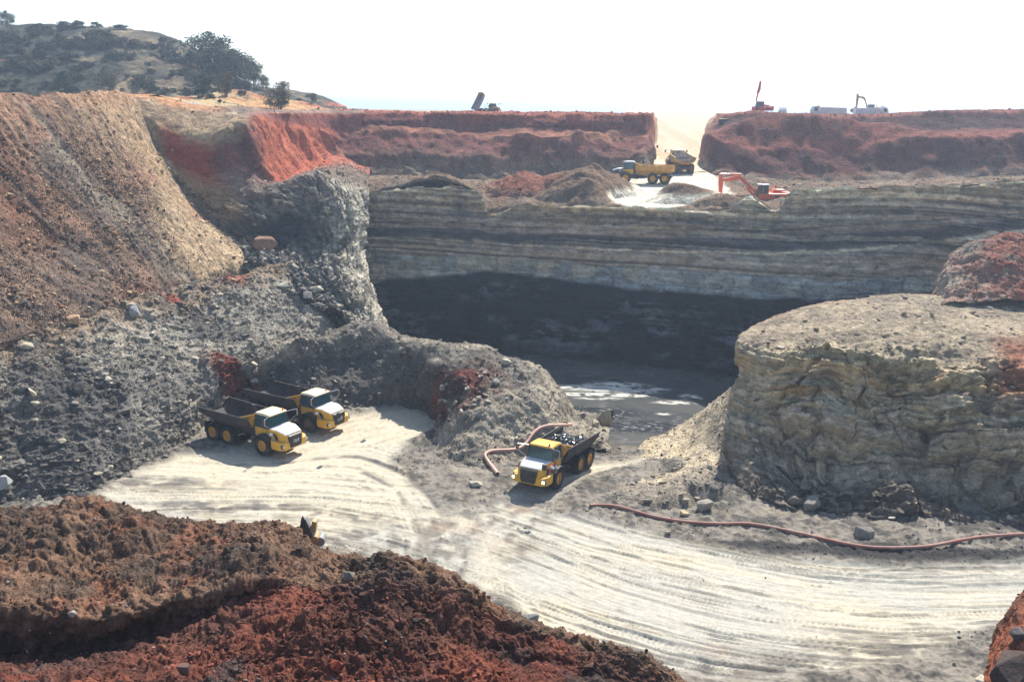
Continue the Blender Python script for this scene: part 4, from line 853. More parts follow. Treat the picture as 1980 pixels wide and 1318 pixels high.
boulder(920, 930, 26, c(176, 170, 150), 'pale flat slab left of the front truck on the rubble', .45, .4, ['pit_floor', 'spoil_mound'])
boulder(1022, 1192, 38, c(120, 120, 116), 'grey angular boulder at the toe of the red heap', .6, .3, ['pit_floor'])
boulder(1042, 1198, 20, c(128, 126, 120), 'small grey rock right of the boulder at the red heap toe', .5, 1.3, ['pit_floor'])
boulder(323, 775, 22, c(140, 134, 124), 'blocky pale boulder low on the grey rubble slope behind the parked trucks', .9, .3, ['rubble_slope'])
boulder(5, 932, 30, c(160, 158, 152), 'pale slab at the left edge of the photo on the grey slope', .9, .3, ['rubble_slope'])
boulder(257, 606, 20, c(146, 148, 150), 'bluish upright slab on the crest of the grey rubble slope', 1.3, .3, ['rubble_slope', 'spoil_slope'], .2)
boulder(258, 590, 22, c(186, 168, 140), 'tan block at the border of brown and grey spoil', .7, .6, ['rubble_slope', 'spoil_slope'])
boulder(140, 618, 24, c(176, 144, 114), 'tan boulder at the foot of the brown spoil slope', .8, .6, ['rubble_slope', 'spoil_slope'])
boulder(50, 664, 26, c(170, 158, 136), 'pale flat rock on the crest of the grey slope, far left', .5, .6, ['rubble_slope'])
boulder(612, 553, 34, c(184, 174, 148), 'pale broad slab on the rubble right of the shelf', .45, .2, ['bluff'])
boulder(545, 548, 24, c(170, 166, 150), 'flat light rock below the buttress shelf', .45, .9, ['bluff', 'rubble_slope'])
boulder(978, 697, 20, c(176, 168, 148), 'tan rounded boulder on the crest of the middle mound', .7, .6, ['spoil_mound'])
boulder(958, 738, 17, c(150, 146, 134), 'topmost of the pale rocks tumbled on the mound side', .9, .6, ['spoil_mound'])
boulder(1952, 1300, 74, c(82, 70, 64), 'large dark faceted boulder in the bottom right corner', .85, .5, ['corner_heap'], .25)
boulder(1966, 1222, 30, c(96, 90, 88), 'grey tilted slab on the corner heap above the dark boulder', .8, .9, ['corner_heap'])
boulder(1898, 1312, 22, c(214, 200, 176), 'cream stone at the bottom edge left of the corner heap', .9, .9, ['corner_heap', 'pit_floor'])
boulder(140, 1186, 15, c(160, 148, 134), 'pale stone on the brown heap above the shaded cut', .7, .3, ['spoil_heap'])
boulder(574, 1056, 18, c(92, 76, 66), 'dark boulder on the heap crest below the yellow arm', .8, .3, ['spoil_heap'])
boulder(676, 1110, 22, c(118, 110, 102), 'grey rock on the red heap left of its peak', .8, .3, ['spoil_heap'])
boulder(650, 1282, 26, c(134, 68, 48), 'round brick-red clod near the bottom edge', .9, .3, ['spoil_heap'], .3)
boulder(355, 1290, 26, c(104, 82, 74), 'smooth brownish stone at the bottom of the red heap', .7, .3, ['spoil_heap'])

# ================================================================== VEHICLES
class MB:
    def __init__(s): s.V = []; s.F = []
    def add(s, V, Fc):
        n = len(s.V); s.V += [tuple(map(float, v)) for v in V]; s.F += [tuple(i+n for i in f) for f in Fc]; return s
    def box(s, x0, x1, y0, y1, z0, z1): return s.hexa([(x0, y0, z0), (x1, y0, z0), (x1, y1, z0), (x0, y1, z0), (x0, y0, z1), (x1, y0, z1), (x1, y1, z1), (x0, y1, z1)])
    def hexa(s, P): return s.add(P, [(0, 3, 2, 1), (4, 5, 6, 7), (0, 1, 5, 4), (1, 2, 6, 5), (2, 3, 7, 6), (3, 0, 4, 7)])
    def prism(s, poly, y0, y1):
        """polygon in x-z, extruded along y"""
        n = len(poly); V = [(x, y0, z) for x, z in poly]+[(x, y1, z) for x, z in poly]
        return s.add(V, [tuple(range(n)), tuple(range(2*n-1, n-1, -1))]+[((i+1) % n, i, n+i, n+(i+1) % n) for i in range(n)])
    def cyl(s, p, q, r, n=12, r2=None):
        p, q = Vector(p), Vector(q); d = (q-p).normalized(); a = d.orthogonal().normalized(); b = d.cross(a); r2 = r if r2 is None else r2
        V = [p+(a*math.cos(t)+b*math.sin(t))*r for t in [2*math.pi*i/n for i in range(n)]]+[q+(a*math.cos(t)+b*math.sin(t))*r2 for t in [2*math.pi*i/n for i in range(n)]]
        return s.add(V, [tuple(range(n-1, -1, -1)), tuple(range(n, 2*n))]+[(i, (i+1) % n, n+(i+1) % n, n+i) for i in range(n)])
    def lathe(s, prof, n=28, cy=0):
        """profile [(radius, y)] round the y axis"""
        m = len(prof); V = [(r*math.cos(2*math.pi*i/n), y, r*math.sin(2*math.pi*i/n)) for i in range(n) for r, y in prof]
        return s.add(V, [(i*m+j, ((i+1) % n)*m+j, ((i+1) % n)*m+j+1, i*m+j+1) for i in range(n) for j in range(m-1)])
    def hull(s, P):
        bm = bmesh.new(); [bm.verts.new(p) for p in P]; bmesh.ops.convex_hull(bm, input=bm.verts); bm.verts.ensure_lookup_table(); bm.verts.index_update()
        s.add([v.co[:] for v in bm.verts], [[v.index for v in f.verts] for f in bm.faces]); bm.free(); return s
    def build(s, name, mat, parent=None, bevel=0, smooth=False, loc=None, rot=None):
        me = bpy.data.meshes.new(name); me.from_pydata(s.V, [], s.F)
        bm = bmesh.new(); bm.from_mesh(me); bmesh.ops.recalc_face_normals(bm, faces=bm.faces); bm.to_mesh(me); bm.free(); me.materials.append(mat)
        o = bpy.data.objects.new(name, me); COL.objects.link(o)
        if parent: o.parent = parent
        if loc: o.location = loc
        if rot: o.rotation_euler = rot
        if bevel:
            md = o.modifiers.new('bevel', 'BEVEL'); md.width = bevel; md.segments = 2; md.limit_method = 'ANGLE'; md.angle_limit = .6
        if smooth:
            for p in me.polygons: p.use_smooth = True
            try: me.set_sharp_from_angle(angle=.7)
            except Exception: pass
        return o
def paint(name, col, rough=.4, dirt=.5, dirtcol=(.16, .12, .08), metal=0, low=None, spec=.5, scale=1.3):
    """painted steel with dust and scuffs; low=(z0,z1) gathers dried mud towards the bottom of the machine"""
    m, t, b = newmat(name); N, L = t.nodes, t.links
    tc = N.new('ShaderNodeTexCoord'); n = N.new('ShaderNodeTexNoise'); n.inputs['Scale'].default_value = scale; n.inputs['Detail'].default_value = 6; n.inputs['Roughness'].default_value = .7
    L.new(tc.outputs['Object'], n.inputs['Vector']); r = N.new('ShaderNodeMapRange'); r.inputs['From Min'].default_value = .42; r.inputs['From Max'].default_value = .72; r.inputs['To Max'].default_value = dirt
    L.new(n.outputs[0], r.inputs['Value']); mx = N.new('ShaderNodeMix'); mx.data_type = 'RGBA'; mx.inputs['A'].default_value = (*col, 1); mx.inputs['B'].default_value = (*dirtcol, 1)
    L.new(r.outputs[0], mx.inputs['Factor']); L.new(mx.outputs['Result'], b.inputs['Base Color'])
    b.inputs['Roughness'].default_value = rough; b.inputs['Metallic'].default_value = metal; b.inputs['Specular IOR Level'].default_value = spec
    return m
V_ = dict(
    yellow=paint('yellow_paint', (.76, .40, .02), .45, .6, (.40, .27, .13), scale=1.8), white=paint('white_paint', (.66, .67, .68), .4, .6, (.44, .40, .33), scale=1.8),
    cream=paint('sun_faded_roof', (.80, .66, .40), .5, .3, (.6, .5, .36)), dark=paint('dark_frame_steel', (.035, .035, .038), .6, .7, (.13, .11, .09)),
    body=paint('scuffed_tub_steel', (.035, .035, .04), .8, .6, (.12, .07, .03), .1), tubin=paint('polished_tub_liner', (.07, .10, .16), .4, .5, (.14, .15, .18), .1),
    bodyy=paint('rusty_yellow_tub', (.60, .30, .035), .55, .8, (.14, .085, .05)), rubber=paint('tyre_rubber', (.022, .022, .025), .85, .8, (.10, .09, .08), spec=.2),
    rim=paint('yellow_rim', (.66, .34, .03), .5, .8, (.16, .11, .07)), rimd=paint('muddy_rim', (.16, .11, .07), .6, .6), grille=paint('black_grille', (.02, .02, .024), .5, .3),
    orange=paint('orange_red_paint', (.78, .12, .035), .4, .3, (.55, .16, .09)), red=paint('red_paint', (.62, .05, .03), .4, .3), blue=paint('dark_blue_paint', (.03, .05, .12), .35, .4),
    chrome=paint('bright_steel', (.6, .6, .62), .25, .3, metal=.8), grey=paint('grey_steel', (.25, .25, .25), .5, .5), rust=paint('rusty_steel', (.22, .09, .035), .7, .7, (.08, .05, .03)),
    coal=paint('lump_coal', (.03, .033, .04), .3, .6, (.10, .11, .12)), dirtload=paint('dirt_load', (.26, .2, .15), .9, .8, (.14, .11, .09)), pale=paint('pale_tipper_paint', (.72, .70, .68), .5, .4, (.6, .45, .3)),
    amber=paint('amber_beacon', (.8, .16, .02), .2, 0), hose=paint('red_rubber_hose', (.36, .14, .10), .7, .9, (.40, .27, .21), scale=.9), brass=paint('worn_yellow_steel', (.44, .28, .10), .6, .8, (.2, .14, .09)), hosep=paint('sun_bleached_hose', (.62, .34, .26), .6, .6, (.66, .46, .36), scale=.8))
def glassmat():
    m, t, b = newmat('tinted_glass'); b.inputs['Base Color'].default_value = (.02, .07, .085, 1); b.inputs['Roughness'].default_value = .06; b.inputs['Specular IOR Level'].default_value = .8; return m
V_['glass'] = glassmat()
def lampmat():
    m, t, b = newmat('lit_headlamp'); b.inputs['Base Color'].default_value = (.9, .85, .7, 1); b.inputs['Emission Color'].default_value = (1, .82, .5, 1); b.inputs['Emission Strength'].default_value = 1.6; return m
V_['lamp'] = lampmat()
def plainmat(n, col, r=.6):
    m, t, b = newmat(n); b.inputs['Base Color'].default_value = (*col, 1); b.inputs['Roughness'].default_value = r; return m
V_['lens'] = plainmat('lamp_lens', (.55, .5, .42), .15); V_['chalk'] = plainmat('chalk_white_paint', (.7, .7, .68)); V_['graf'] = plainmat('red_marker_paint', (.55, .03, .05)); V_['tail'] = plainmat('red_tail_lens', (.6, .02, .03), .3)
def empty(name, loc, label, cat, group=None, rot=(0, 0, 0), scale=1):
    o = bpy.data.objects.new(name, None); COL.objects.link(o); o.location = loc; o.rotation_euler = rot; o.scale = (scale,)*3
    return tag(o, label, cat, group)
def text(s, name, mat, parent, size, loc, rot, ext=.01):
    cu = bpy.data.curves.new(name, 'FONT'); cu.body = s; cu.size = size; cu.extrude = ext; cu.align_x = 'CENTER'; cu.materials.append(mat)
    o = bpy.data.objects.new(name, cu); COL.objects.link(o); me = bpy.data.meshes.new_from_object(o); bpy.data.objects.remove(o)
    me.materials.clear(); me.materials.append(mat); o = bpy.data.objects.new(name, me); COL.objects.link(o); o.parent = parent; o.location = loc; o.rotation_euler = rot; return o
def tyre_mb(R, w_):
    m = MB(); m.lathe([(R*.56, -w_*.42), (R*.62, -w_*.5), (R*.82, -w_*.52), (R*.93, -w_*.46), (R*.97, -w_*.3), (R*.97, w_*.3), (R*.93, w_*.46), (R*.82, w_*.52), (R*.62, w_*.5), (R*.56, w_*.42)], 36)
    n = 22
    for i in range(n):
        for sgn in (-1, 1):
            t = 2*math.pi*(i+(.25 if sgn > 0 else -.25))/n; dt = .085
            P = []
            for (tt, rr, y) in ((t-dt, R*.95, sgn*w_*.50), (t+dt, R*.95, sgn*w_*.50), (t+dt+.06, R*.96, sgn*w_*.04), (t-dt+.06, R*.96, sgn*w_*.04), (t-dt, R*1.0, sgn*w_*.47), (t+dt, R*1.0, sgn*w_*.47), (t+dt+.06, R*1.01, sgn*w_*.04), (t-dt+.06, R*1.01, sgn*w_*.04)):
                P.append((rr*math.cos(tt), y, rr*math.sin(tt)))
            m.hexa(P)
    return m
def wheel(parent, x, y, z, R=.9, w_=.66, rim='rim'):
    o = tyre_mb(R, w_).build('wheel', V_['rubber'], parent, loc=(x, y, z), rot=(0, rng.uniform(0, 1), 0)); sg = 1 if y > 0 else -1
    m = MB(); q = sg*w_
    m.lathe([(R*.58, -q*.3), (R*.58, q*.40), (R*.54, q*.42), (R*.50, q*.36), (R*.46, q*.16), (R*.34, q*.12), (R*.30, q*.22), (R*.22, q*.30), (.001, q*.32)], 28)
    for i in range(8): t = i*math.pi/4; m.cyl((R*.4*math.cos(t), q*.1, R*.4*math.sin(t)), (R*.4*math.cos(t), q*.17, R*.4*math.sin(t)), .035, 6)
    m.build('rim', V_[rim], o, smooth=True); return o
def dump_truck(label, loc, rot, scale, number=None, load=None, tub='body', lit=False, rim='rim', group='articulated dump trucks', hood='white', side='yellow', tip=0, marks=False, roof='cream', bon=None):
    t = empty('dump_truck', loc, label, 'dump truck', group, rot, scale)
    # frame
    MB().box(1.3, 4.9, -.45, .45, .75, 1.15).box(-4.6, 1.2, -.42, .42, .95, 1.3).box(.9, 1.7, -.3, .3, .7, 1.5).cyl((3.0, -1.1, .9), (3.0, 1.1, .9), .2).cyl((-1.5, -1.1, .9), (-1.5, 1.1, .9), .2).cyl((-3.45, -1.1, .9), (-3.45, 1.1, .9), .2).box(-3.6, -1.3, -.75, -.6, .8, 1.15).box(-3.6, -1.3, .6, .75, .8, 1.15).box(1.25, 2.0, -1.35, -.5, .85, 1.5).box(1.25, 2.0, .5, 1.35, .85, 1.5).build('chassis', V_['dark'], t, .02)
    for x in (3.0, -1.5, -3.45):
        for y in (-1.42, 1.42): wheel(t, x, y, .9, .9, .66, rim)
    # fenders over the front wheels
    for sg in (-1, 1):
        f = MB()
        arc = [(3.0+1.08*math.cos(a), .9+1.08*math.sin(a)) for a in [math.radians(v) for v in (165, 140, 115, 90, 65, 40)]]; arc2 = [(3.0+1.0*math.cos(a), .9+1.0*math.sin(a)) for a in [math.radians(v) for v in (40, 65, 90, 115, 140, 165)]]
        for i in range(5): f.hexa([(arc[i][0], sg*1.05, arc[i][1]-.07), (arc[i+1][0], sg*1.05, arc[i+1][1]-.07), (arc[i+1][0], sg*1.78, arc[i+1][1]-.07), (arc[i][0], sg*1.78, arc[i][1]-.07), (arc[i][0], sg*1.05, arc[i][1]), (arc[i+1][0], sg*1.05, arc[i+1][1]), (arc[i+1][0], sg*1.78, arc[i+1][1]), (arc[i][0], sg*1.78, arc[i][1])])
        f.build('fender', V_['dark'], t)
    # bumper shell with lamp corners
    bmp = MB(); bmp.hull([(x, sg*y, z) for sg in (-1, 1) for x, y, z in ((4.05, 1.62, .95), (4.05, 1.62, 1.62), (5.05, 1.60, .82), (5.05, 1.60, 1.50), (5.42, 1.25, .80), (5.42, 1.25, 1.42), (4.2, 1.62, .8))])
    bmp.build('bumper', V_[side], t, .05)
    for sg in (-1, 1):
        a = MB().box(5.27, 5.40, sg*1.34-.17, sg*1.34+.17, 1.02, 1.28).build('headlight', V_['lamp' if lit else 'lens'], t, .02); a.rotation_euler = (0, 0, 0); a.location = (.0, .0, 0)
        MB().box(5.18, 5.375, sg*1.34-.23, sg*1.34+.23, .97, 1.33).build('lamp_surround', V_['dark'], a, .02)
    # bonnet
    hd = MB(); hd.hull([(x, sg*y, z) for sg in (-1, 1) for x, y, z in ((3.45, 1.32, 1.45), (3.45, 1.28, 2.42), (4.3, 1.22, 2.36), (5.2, .98, 2.05), (5.36, 1.02, 1.40), (4.1, 1.36, 1.40))]); hd.build('bonnet', V_[bon or side], t, .05)
    MB().hull([(x, sg*y, z) for sg in (-1, 1) for x, y, z in ((3.42, 1.12, 2.45), (4.3, 1.08, 2.43), (5.12, .86, 2.15), (5.2, .80, 2.08), (3.42, 1.2, 2.40), (4.3, 1.16, 2.37), (5.16, .94, 2.07))]).build('bonnet_lid', V_[hood], t, .03)
    g = MB(); g.hull([(x, sg*y, z) for sg in (-1, 1) for x, y, z in ((5.47, .60, .90), (5.46, .72, 1.2), (5.44, .74, 1.95), (5.29, .78, 2.05), (5.2, .66, .86))]); gr = g.build('grille', V_['grille'], t, .02)
    bars = MB(); [bars.box(5.45, 5.475, -.55, .55, 1.0+.12*i, 1.03+.12*i) for i in range(8)]; bars.build('grille_bars', V_['dark'], gr)
    if number: text(number, 'number', V_['chalk'], t, .5, (5.485, 0, 1.28), (math.pi/2, 0, math.pi/2))
    # air intake and exhaust bulge on both flanks
    for sg in (-1, 1):
        m = MB(); m.lathe([(.001, 0), (.40, 0), (.42, .05), (.42, .09), (.36, .1), (.36, .02), (.001, .02)], 20); e = m.build('intake_recess', V_['grille'], t, loc=(4.15, sg*1.27, 1.72)); e.rotation_euler = (0, 0, 0 if sg > 0 else math.pi)
        MB().cyl((3.95, sg*1.42, 1.55), (3.95, sg*1.42, 2.0), .19, 14).build('air_cleaner', V_['grille'], e).matrix_parent_inverse = Matrix.Translation((0, 0, 0))
        a = bpy.context.view_layer
        MB().cyl((3.92, sg*1.40, 2.0), (3.92, sg*1.40, 2.16), .22, 14, .12).build('cleaner_cap', V_['white'], t, smooth=True)
        MB().cyl((4.2, sg*1.36, 1.75), (4.42, sg*1.36, 1.5), .11, 10).build('exhaust_elbow', V_['grey'], t, smooth=True)
    # cab
    cb = MB(); cb.hull([(x, sg*y, z) for sg in (-1, 1) for x, y, z in ((1.72, 1.22, 1.55), (3.42, 1.26, 1.55), (3.45, 1.26, 2.35), (1.70, 1.22, 2.35))]); cab = cb.build('cab', V_[side], t, .04)
    MB().hull([(x, sg*y, z) for sg in (-1, 1) for x, y, z in ((1.74, 1.16, 2.34), (3.38, 1.20, 2.34), (3.18, 1.06, 3.45), (1.80, 1.06, 3.45))]).build('cab_window', V_['glass'], cab)
    for sg in (-1, 1):
        p = MB().cyl((1.70, sg*1.17, 2.37), (3.40, sg*1.21, 2.37), .05, 8).cyl((1.74, sg*1.17, 2.34), (1.80, sg*1.07, 3.46), .075, 8).cyl((3.38, sg*1.21, 2.34), (3.18, sg*1.07, 3.46), .06, 8).cyl((2.66, sg*1.2, 2.34), (2.6, sg*1.08, 3.46), .05, 8)
        p.build('window_frame', V_['dark'], cab)
    MB().hull([(x, sg*y, z) for sg in (-1, 1) for x, y, z in ((1.62, 1.12, 3.44), (1.62, 1.02, 3.60), (3.45, 1.14, 3.44), (3.38, 1.0, 3.58), (2.5, 1.0, 3.64))]).build('cab_roof', V_[roof], cab, .06)
    MB().cyl((3.2, .75, 3.58), (3.2, .75, 3.66), .09, 10).cyl((3.2, .75, 3.66), (3.2, .75, 3.82), .07, 10, .05).build('beacon', V_['amber'], cab, smooth=True)
    for sg in (-1, 1):
        mr = MB().cyl((3.3, sg*1.1, 3.42), (3.75, sg*1.95, 3.5), .03, 6).cyl((3.75, sg*1.95, 3.5), (3.75, sg*1.97, 2.95), .025, 6).cyl((3.75, sg*1.95, 2.98), (3.5, sg*1.2, 2.45), .02, 6).build('mirror_arm', V_['chrome'], t)
        MB().box(3.70, 3.76, sg*1.97-.14, sg*1.97+.14, 2.98, 3.42).build('mirror', V_['dark'], mr, .02)
    [MB().box(1.95, 2.6, min(sg*1.262, sg*1.235), max(sg*1.262, sg*1.235), 1.75, 2.2).build('door_panel', V_[side], cab, .01) for sg in (-1, 1)]
    [MB().box(1.35, 1.62, sg*.9-.22, sg*.9+.22, 1.5, 2.9).build('engine_stack', V_['dark'], t, .04) for sg in (-1, 1)]
    for i in range(4): MB().box(3.75, 4.02, -1.66, -1.42, .62+.24*i, .66+.24*i).build('step', V_['dark'], t)
    for sg in (-1, 1):
        hr = MB(); hr.cyl((3.5, sg*1.5, 1.62), (3.5, sg*1.5, 2.5), .022, 5).cyl((3.5, sg*1.5, 2.5), (1.7, sg*1.42, 2.5), .022, 5).cyl((1.7, sg*1.42, 2.5), (1.7, sg*1.35, 1.6), .022, 5)
        hr.cyl((3.5, sg*1.5, 1.62), (3.3, sg*1.3, 1.62), .022, 5)
        hr.build('grab_rail', V_['dark'], t)
    # tub
    piv = empty_part('tub', t, (-4.2, 0, 1.35)); piv.rotation_euler = (0, tip, 0)
    ox, oz = 4.2, -1.35
    # outer/inner sections: (x, bottom half width, bottom z, rim half width, rim z)
    secs = [(1.35, .95, 1.75, 1.62, 2.98), (.6, .95, 1.5, 1.70, 2.95), (-1.2, .95, 1.42, 1.74, 2.86), (-3.4, .98, 1.50, 1.78, 2.90), (-5.0, 1.12, 2.15, 1.84, 3.02)]
    th = .09; Vv = []; Ff = []
    for x, bw, bz, rw, rz in secs:
        cw, cz = rw-.03, bz+(rz-bz)*.52
        out = [(x, -rw, rz), (x, -cw, cz), (x, -bw, bz), (x, bw, bz), (x, cw, cz), (x, rw, rz)]
        inn = [(x, rw-th, rz), (x, cw-th, cz), (x, bw-.03, bz+th), (x, -bw+.03, bz+th), (x, -cw+th, cz), (x, -rw+th, rz)]
        Vv += [(a+ox, b, z+oz) for a, b, z in out+inn]
    for i in range(len(secs)-1):
        for j in range(12):
            k = (j+1) % 12; Ff.append((i*12+j, i*12+k, (i+1)*12+k, (i+1)*12+j))
    L_ = len(secs)-1
    for q in (0, L_*12):
        for j in range(5): Ff.append((q+j, q+j+1, q+10-j, q+11-j))
    tb = MB().add(Vv, Ff).build('tub_shell', V_[tub], piv, .015)
    hb = MB().hexa([(1.35+ox, -.95, 1.7+oz), (1.28+ox, -.95, 1.7+oz), (1.28+ox, .95, 1.7+oz), (1.35+ox, .95, 1.7+oz), (1.62+ox, -1.25, 3.42+oz), (1.54+ox, -1.25, 3.42+oz), (1.54+ox, 1.25, 3.42+oz), (1.62+ox, 1.25, 3.42+oz)])
    for sg in (-1, 1): hb.hexa([(1.33+ox, sg*.9, 1.75+oz), (1.25+ox, sg*.9, 1.75+oz), (.2+ox, sg*1.70, 2.92+oz), (.3+ox, sg*1.73, 2.92+oz), (1.62+ox, sg*1.25, 3.42+oz), (1.53+ox, sg*1.22, 3.42+oz), (.1+ox, sg*1.66, 2.98+oz), (.2+ox, sg*1.73, 2.98+oz)])
    hb.hull([(x+ox, sg*y, z+oz) for sg in (-1, 1) for x, y, z in ((1.30, .97, 1.72), (1.36, .97, 1.72), (1.38, 1.64, 2.96), (1.33, 1.64, 2.96), (1.6, 1.25, 3.40), (1.52, 1.25, 3.40))])
    hbo = hb.build('headboard', V_['bodyy'], piv, .015)
    rb = MB()
    for sg in (-1, 1):
        for x in (-.3, -2.0, -3.7):
            rb.hexa([(x-.07+ox, sg*1.70, 2.2+oz), (x+.07+ox, sg*1.70, 2.2+oz), (x+.07+ox, sg*.98, 1.45+oz), (x-.07+ox, sg*.98, 1.45+oz), (x-.07+ox, sg*1.82, 2.22+oz), (x+.07+ox, sg*1.82, 2.22+oz), (x+.07+ox, sg*1.08, 1.38+oz), (x-.07+ox, sg*1.08, 1.38+oz)])
        rb.hexa([(1.3+ox, sg*1.60, 2.88+oz), (-5.0+ox, sg*1.80, 2.92+oz), (-5.0+ox, sg*1.92, 2.92+oz), (1.3+ox, sg*1.70, 2.88+oz), (1.3+ox, sg*1.60, 3.02+oz), (-5.02+ox, sg*1.80, 3.08+oz), (-5.02+ox, sg*1.92, 3.08+oz), (1.3+ox, sg*1.70, 3.02+oz)])
    rb.build('tub_rib', V_[tub], piv, .01)
    pan = MB().hexa([(-4.7+ox, -1.12, 2.02+.12+oz), (1.2+ox, -.88, 1.9+oz), (1.2+ox, .88, 1.9+oz), (-4.7+ox, 1.12, 2.14+oz), (-4.7+ox, -1.12, 2.17+oz), (1.2+ox, -.88, 1.94+oz), (1.2+ox, .88, 1.94+oz), (-4.7+ox, 1.12, 2.17+oz)])
    if not load:
        MB().hexa([(-.9+ox, -.86, 1.6+oz), (1.15+ox, -.86, 1.9+oz), (1.15+ox, .86, 1.9+oz), (-.9+ox, .86, 1.6+oz), (-.9+ox, -.86, 1.66+oz), (1.15+ox, -1.1, 2.45+oz), (1.15+ox, 1.1, 2.45+oz), (-.9+ox, .86, 1.66+oz)]).build('liner', V_['tubin'], piv, .02)
    MB().cyl((-1.2, -.7, 1.1), (.9 if not tip else -.2, -.7, 1.7 if not tip else 3.1), .09, 8).cyl((-1.2, .7, 1.1), (.9 if not tip else -.2, .7, 1.7 if not tip else 3.1), .09, 8).build('tipping_ram', V_['chrome'], t, smooth=True)
    for sg in (-1, 1): MB().box(-4.72, -4.62, sg*.9-.16, sg*.9+.16, 1.1, 1.3).build('tail_light', V_['tail'], t, .01)
    for sg in (-1, 1): MB().box(-4.4, -4.34, sg*1.42-.34, sg*1.42+.34, .75, 1.7).build('mud_flap', V_['dark'], t)
    if load:
        nu_, nv_ = 40, 70; P = []
        for j in range(nv_):
            a = j/(nv_-1); x = 1.2-5.7*a
            for i in range(nu_):
                b = i/(nu_-1)*2-1; y = b*1.6; hgt = 2.55+.85*(1-b*b)*math.sin(math.pi*min(1, a*1.25+.12))**.7-.25*a
                P.append((x, y, hgt))
        P = np.array(P, F32); P[:, 2] += .10*fbm(P, .45, 4, 5)+.05*cells(P[:, 0]*4, P[:, 1]*4, 3)[2]
        P[:, 0] += ox; P[:, 2] += oz
        ld = mesh_np('load', P, grid_faces(nu_, nv_), V_[load], smooth=False, parent=piv)
        nl = 900; k = rng.integers(0, len(P), nl); sz = rng.uniform(.06, .26, nl); B = np.stack(PR1)[rng.integers(0, 12, nl)]
        VV = np.einsum('nij,nvj->nvi', rotmats(nl, 1.0), B*sz[:, None, None]*rng.uniform(.6, 1.2, (nl, 1, 3)))+P[k][:, None]
        mesh_np('lumps', VV.reshape(-1, 3), (F1[None]+(np.arange(nl)*B.shape[1])[:, None, None]).reshape(-1, 3), V_[load], smooth=False, parent=ld)
    if marks:
        # hand-painted red and white scrawl on the flank and door
        g = MB(); r_ = random.Random(5)
        def onside(x, z): return (x, (1.33 if x > 3.45 else 1.275)+.02-.07*max(0, x-4.0)*2.0*max(0, (z-1.3)), z)
        for (x, z, dx, dz) in [(3.55, 2.25, .5, -.03), (3.55, 2.0, .55, -.02), (3.6, 1.8, .5, 0), (3.6, 1.55, .6, .0), (3.62, 1.6, 0, .6), (3.85, 1.55, .0, .65), (4.1, 1.5, .0, .55), (4.35, 1.6, 0, .4), (4.5, 2.05, -.35, .12), (3.5, 1.45, .9, -.08), (3.1, 1.7, 0, .6), (3.2, 1.65, 0, .65), (3.0, 1.6, .3, .1), (3.0, 2.0, .35, .05), (2.9, 1.75, .35, .1)]:
            g.cyl(onside(x, z), onside(x+dx, z+dz), .028, 5)
        for i in range(16): x, z = r_.uniform(2.95, 3.4), r_.uniform(1.6, 2.3); g.cyl(onside(x, z), onside(x+r_.uniform(-.1, .1), z+r_.uniform(-.16, .16)), .045, 5)
        g.build('red_scrawl', V_['graf'], t)
        tx = [('BEN', .3, (4.05, 2.02)), ('EST', .24, (3.62, 1.32)), ('15:1', .2, (3.1, 1.9))]
        for s_, sz_, (x, z) in tx: text(s_, 'lettering', V_['chalk'], t, sz_, (x, onside(x, z)[1]+.03, z), (math.pi/2, 0, math.pi))
    return t
def empty_part(name, parent, loc):
    o = bpy.data.objects.new(name, None); COL.objects.link(o); o.parent = parent; o.location = loc; return o
def place(front, heading, S_, zf, fx=3.0, fy=-1.42):
    """origin of a machine whose wheel (fx,fy) stands on the surveyed point"""
    h = heading; ux, uy = math.cos(h), math.sin(h)
    ox_ = front[0]-(fx*ux-fy*uy)*S_; oy_ = front[1]-(fx*uy+fy*ux)*S_
    zz = lambda x: float(zf(ox_+x*S_*ux, oy_+x*S_*uy)); a, b = zz(3.0), zz(-2.5)
    p = -math.atan2(a-b, 5.5*S_); return (ox_, oy_, (a*2.5+b*3)/5.5), (0, p, h)
FZ = lambda x, y: float(floorz(x, y))+.13
hd = math.radians(-32)
l1, r1 = place(W(512, 879, .1), hd, 1.2, FZ); dump_truck('nearer of the two parked yellow dump trucks, empty dark tub, 164 on its grille', l1, r1, 1.2, '164')
l2, r2_ = place(W(600, 836, .1), hd+.03, 1.2, FZ); dump_truck('yellow dump truck with brown wheel rims, parked behind its twin nearer the dark mound', l2, r2_, 1.2, '150', rim='rimd')
l3, r3_ = place(W(1074, 944, .1), math.radians(-118), 1.17, FZ, fy=1.42); dump_truck('yellow dump truck heaped with coal, headlights on, coming up the track from the water', l3, r3_, 1.17, None, 'coal', lit=True, marks=True, roof='yellow')
g4 = ground_at(1232, 352, ['bench']); dump_truck('yellow dump truck with dark blue bonnet and empty tub, standing sideways on the loading pad', (g4[0]+1.0, g4[1], g4[2]+.05), (0, 0, math.radians(172)), 1.12, None, None, 'bodyy', side='yellow', hood='white', roof='white', bon='blue', group='articulated dump trucks')
g5 = ground_at(1313, 334, ['bench', 'haul_ramp']); dump_truck('loaded dirty dump truck seen from behind at the foot of the dusty ramp', (g5[0]+.6, g5[1]+4, g5[2]+.3), (0, math.radians(-4), math.radians(92)), 1.15, None, 'dirtload', 'bodyy')
q6 = W(942, 213, -262); dump_truck('dump truck with its tub tipped up on the far rim above the red wall', (q6[0], q6[1], 35.2), (0, 0, math.radians(38)), .74, None, None, 'grey', tip=math.radians(-60), hood='blue')

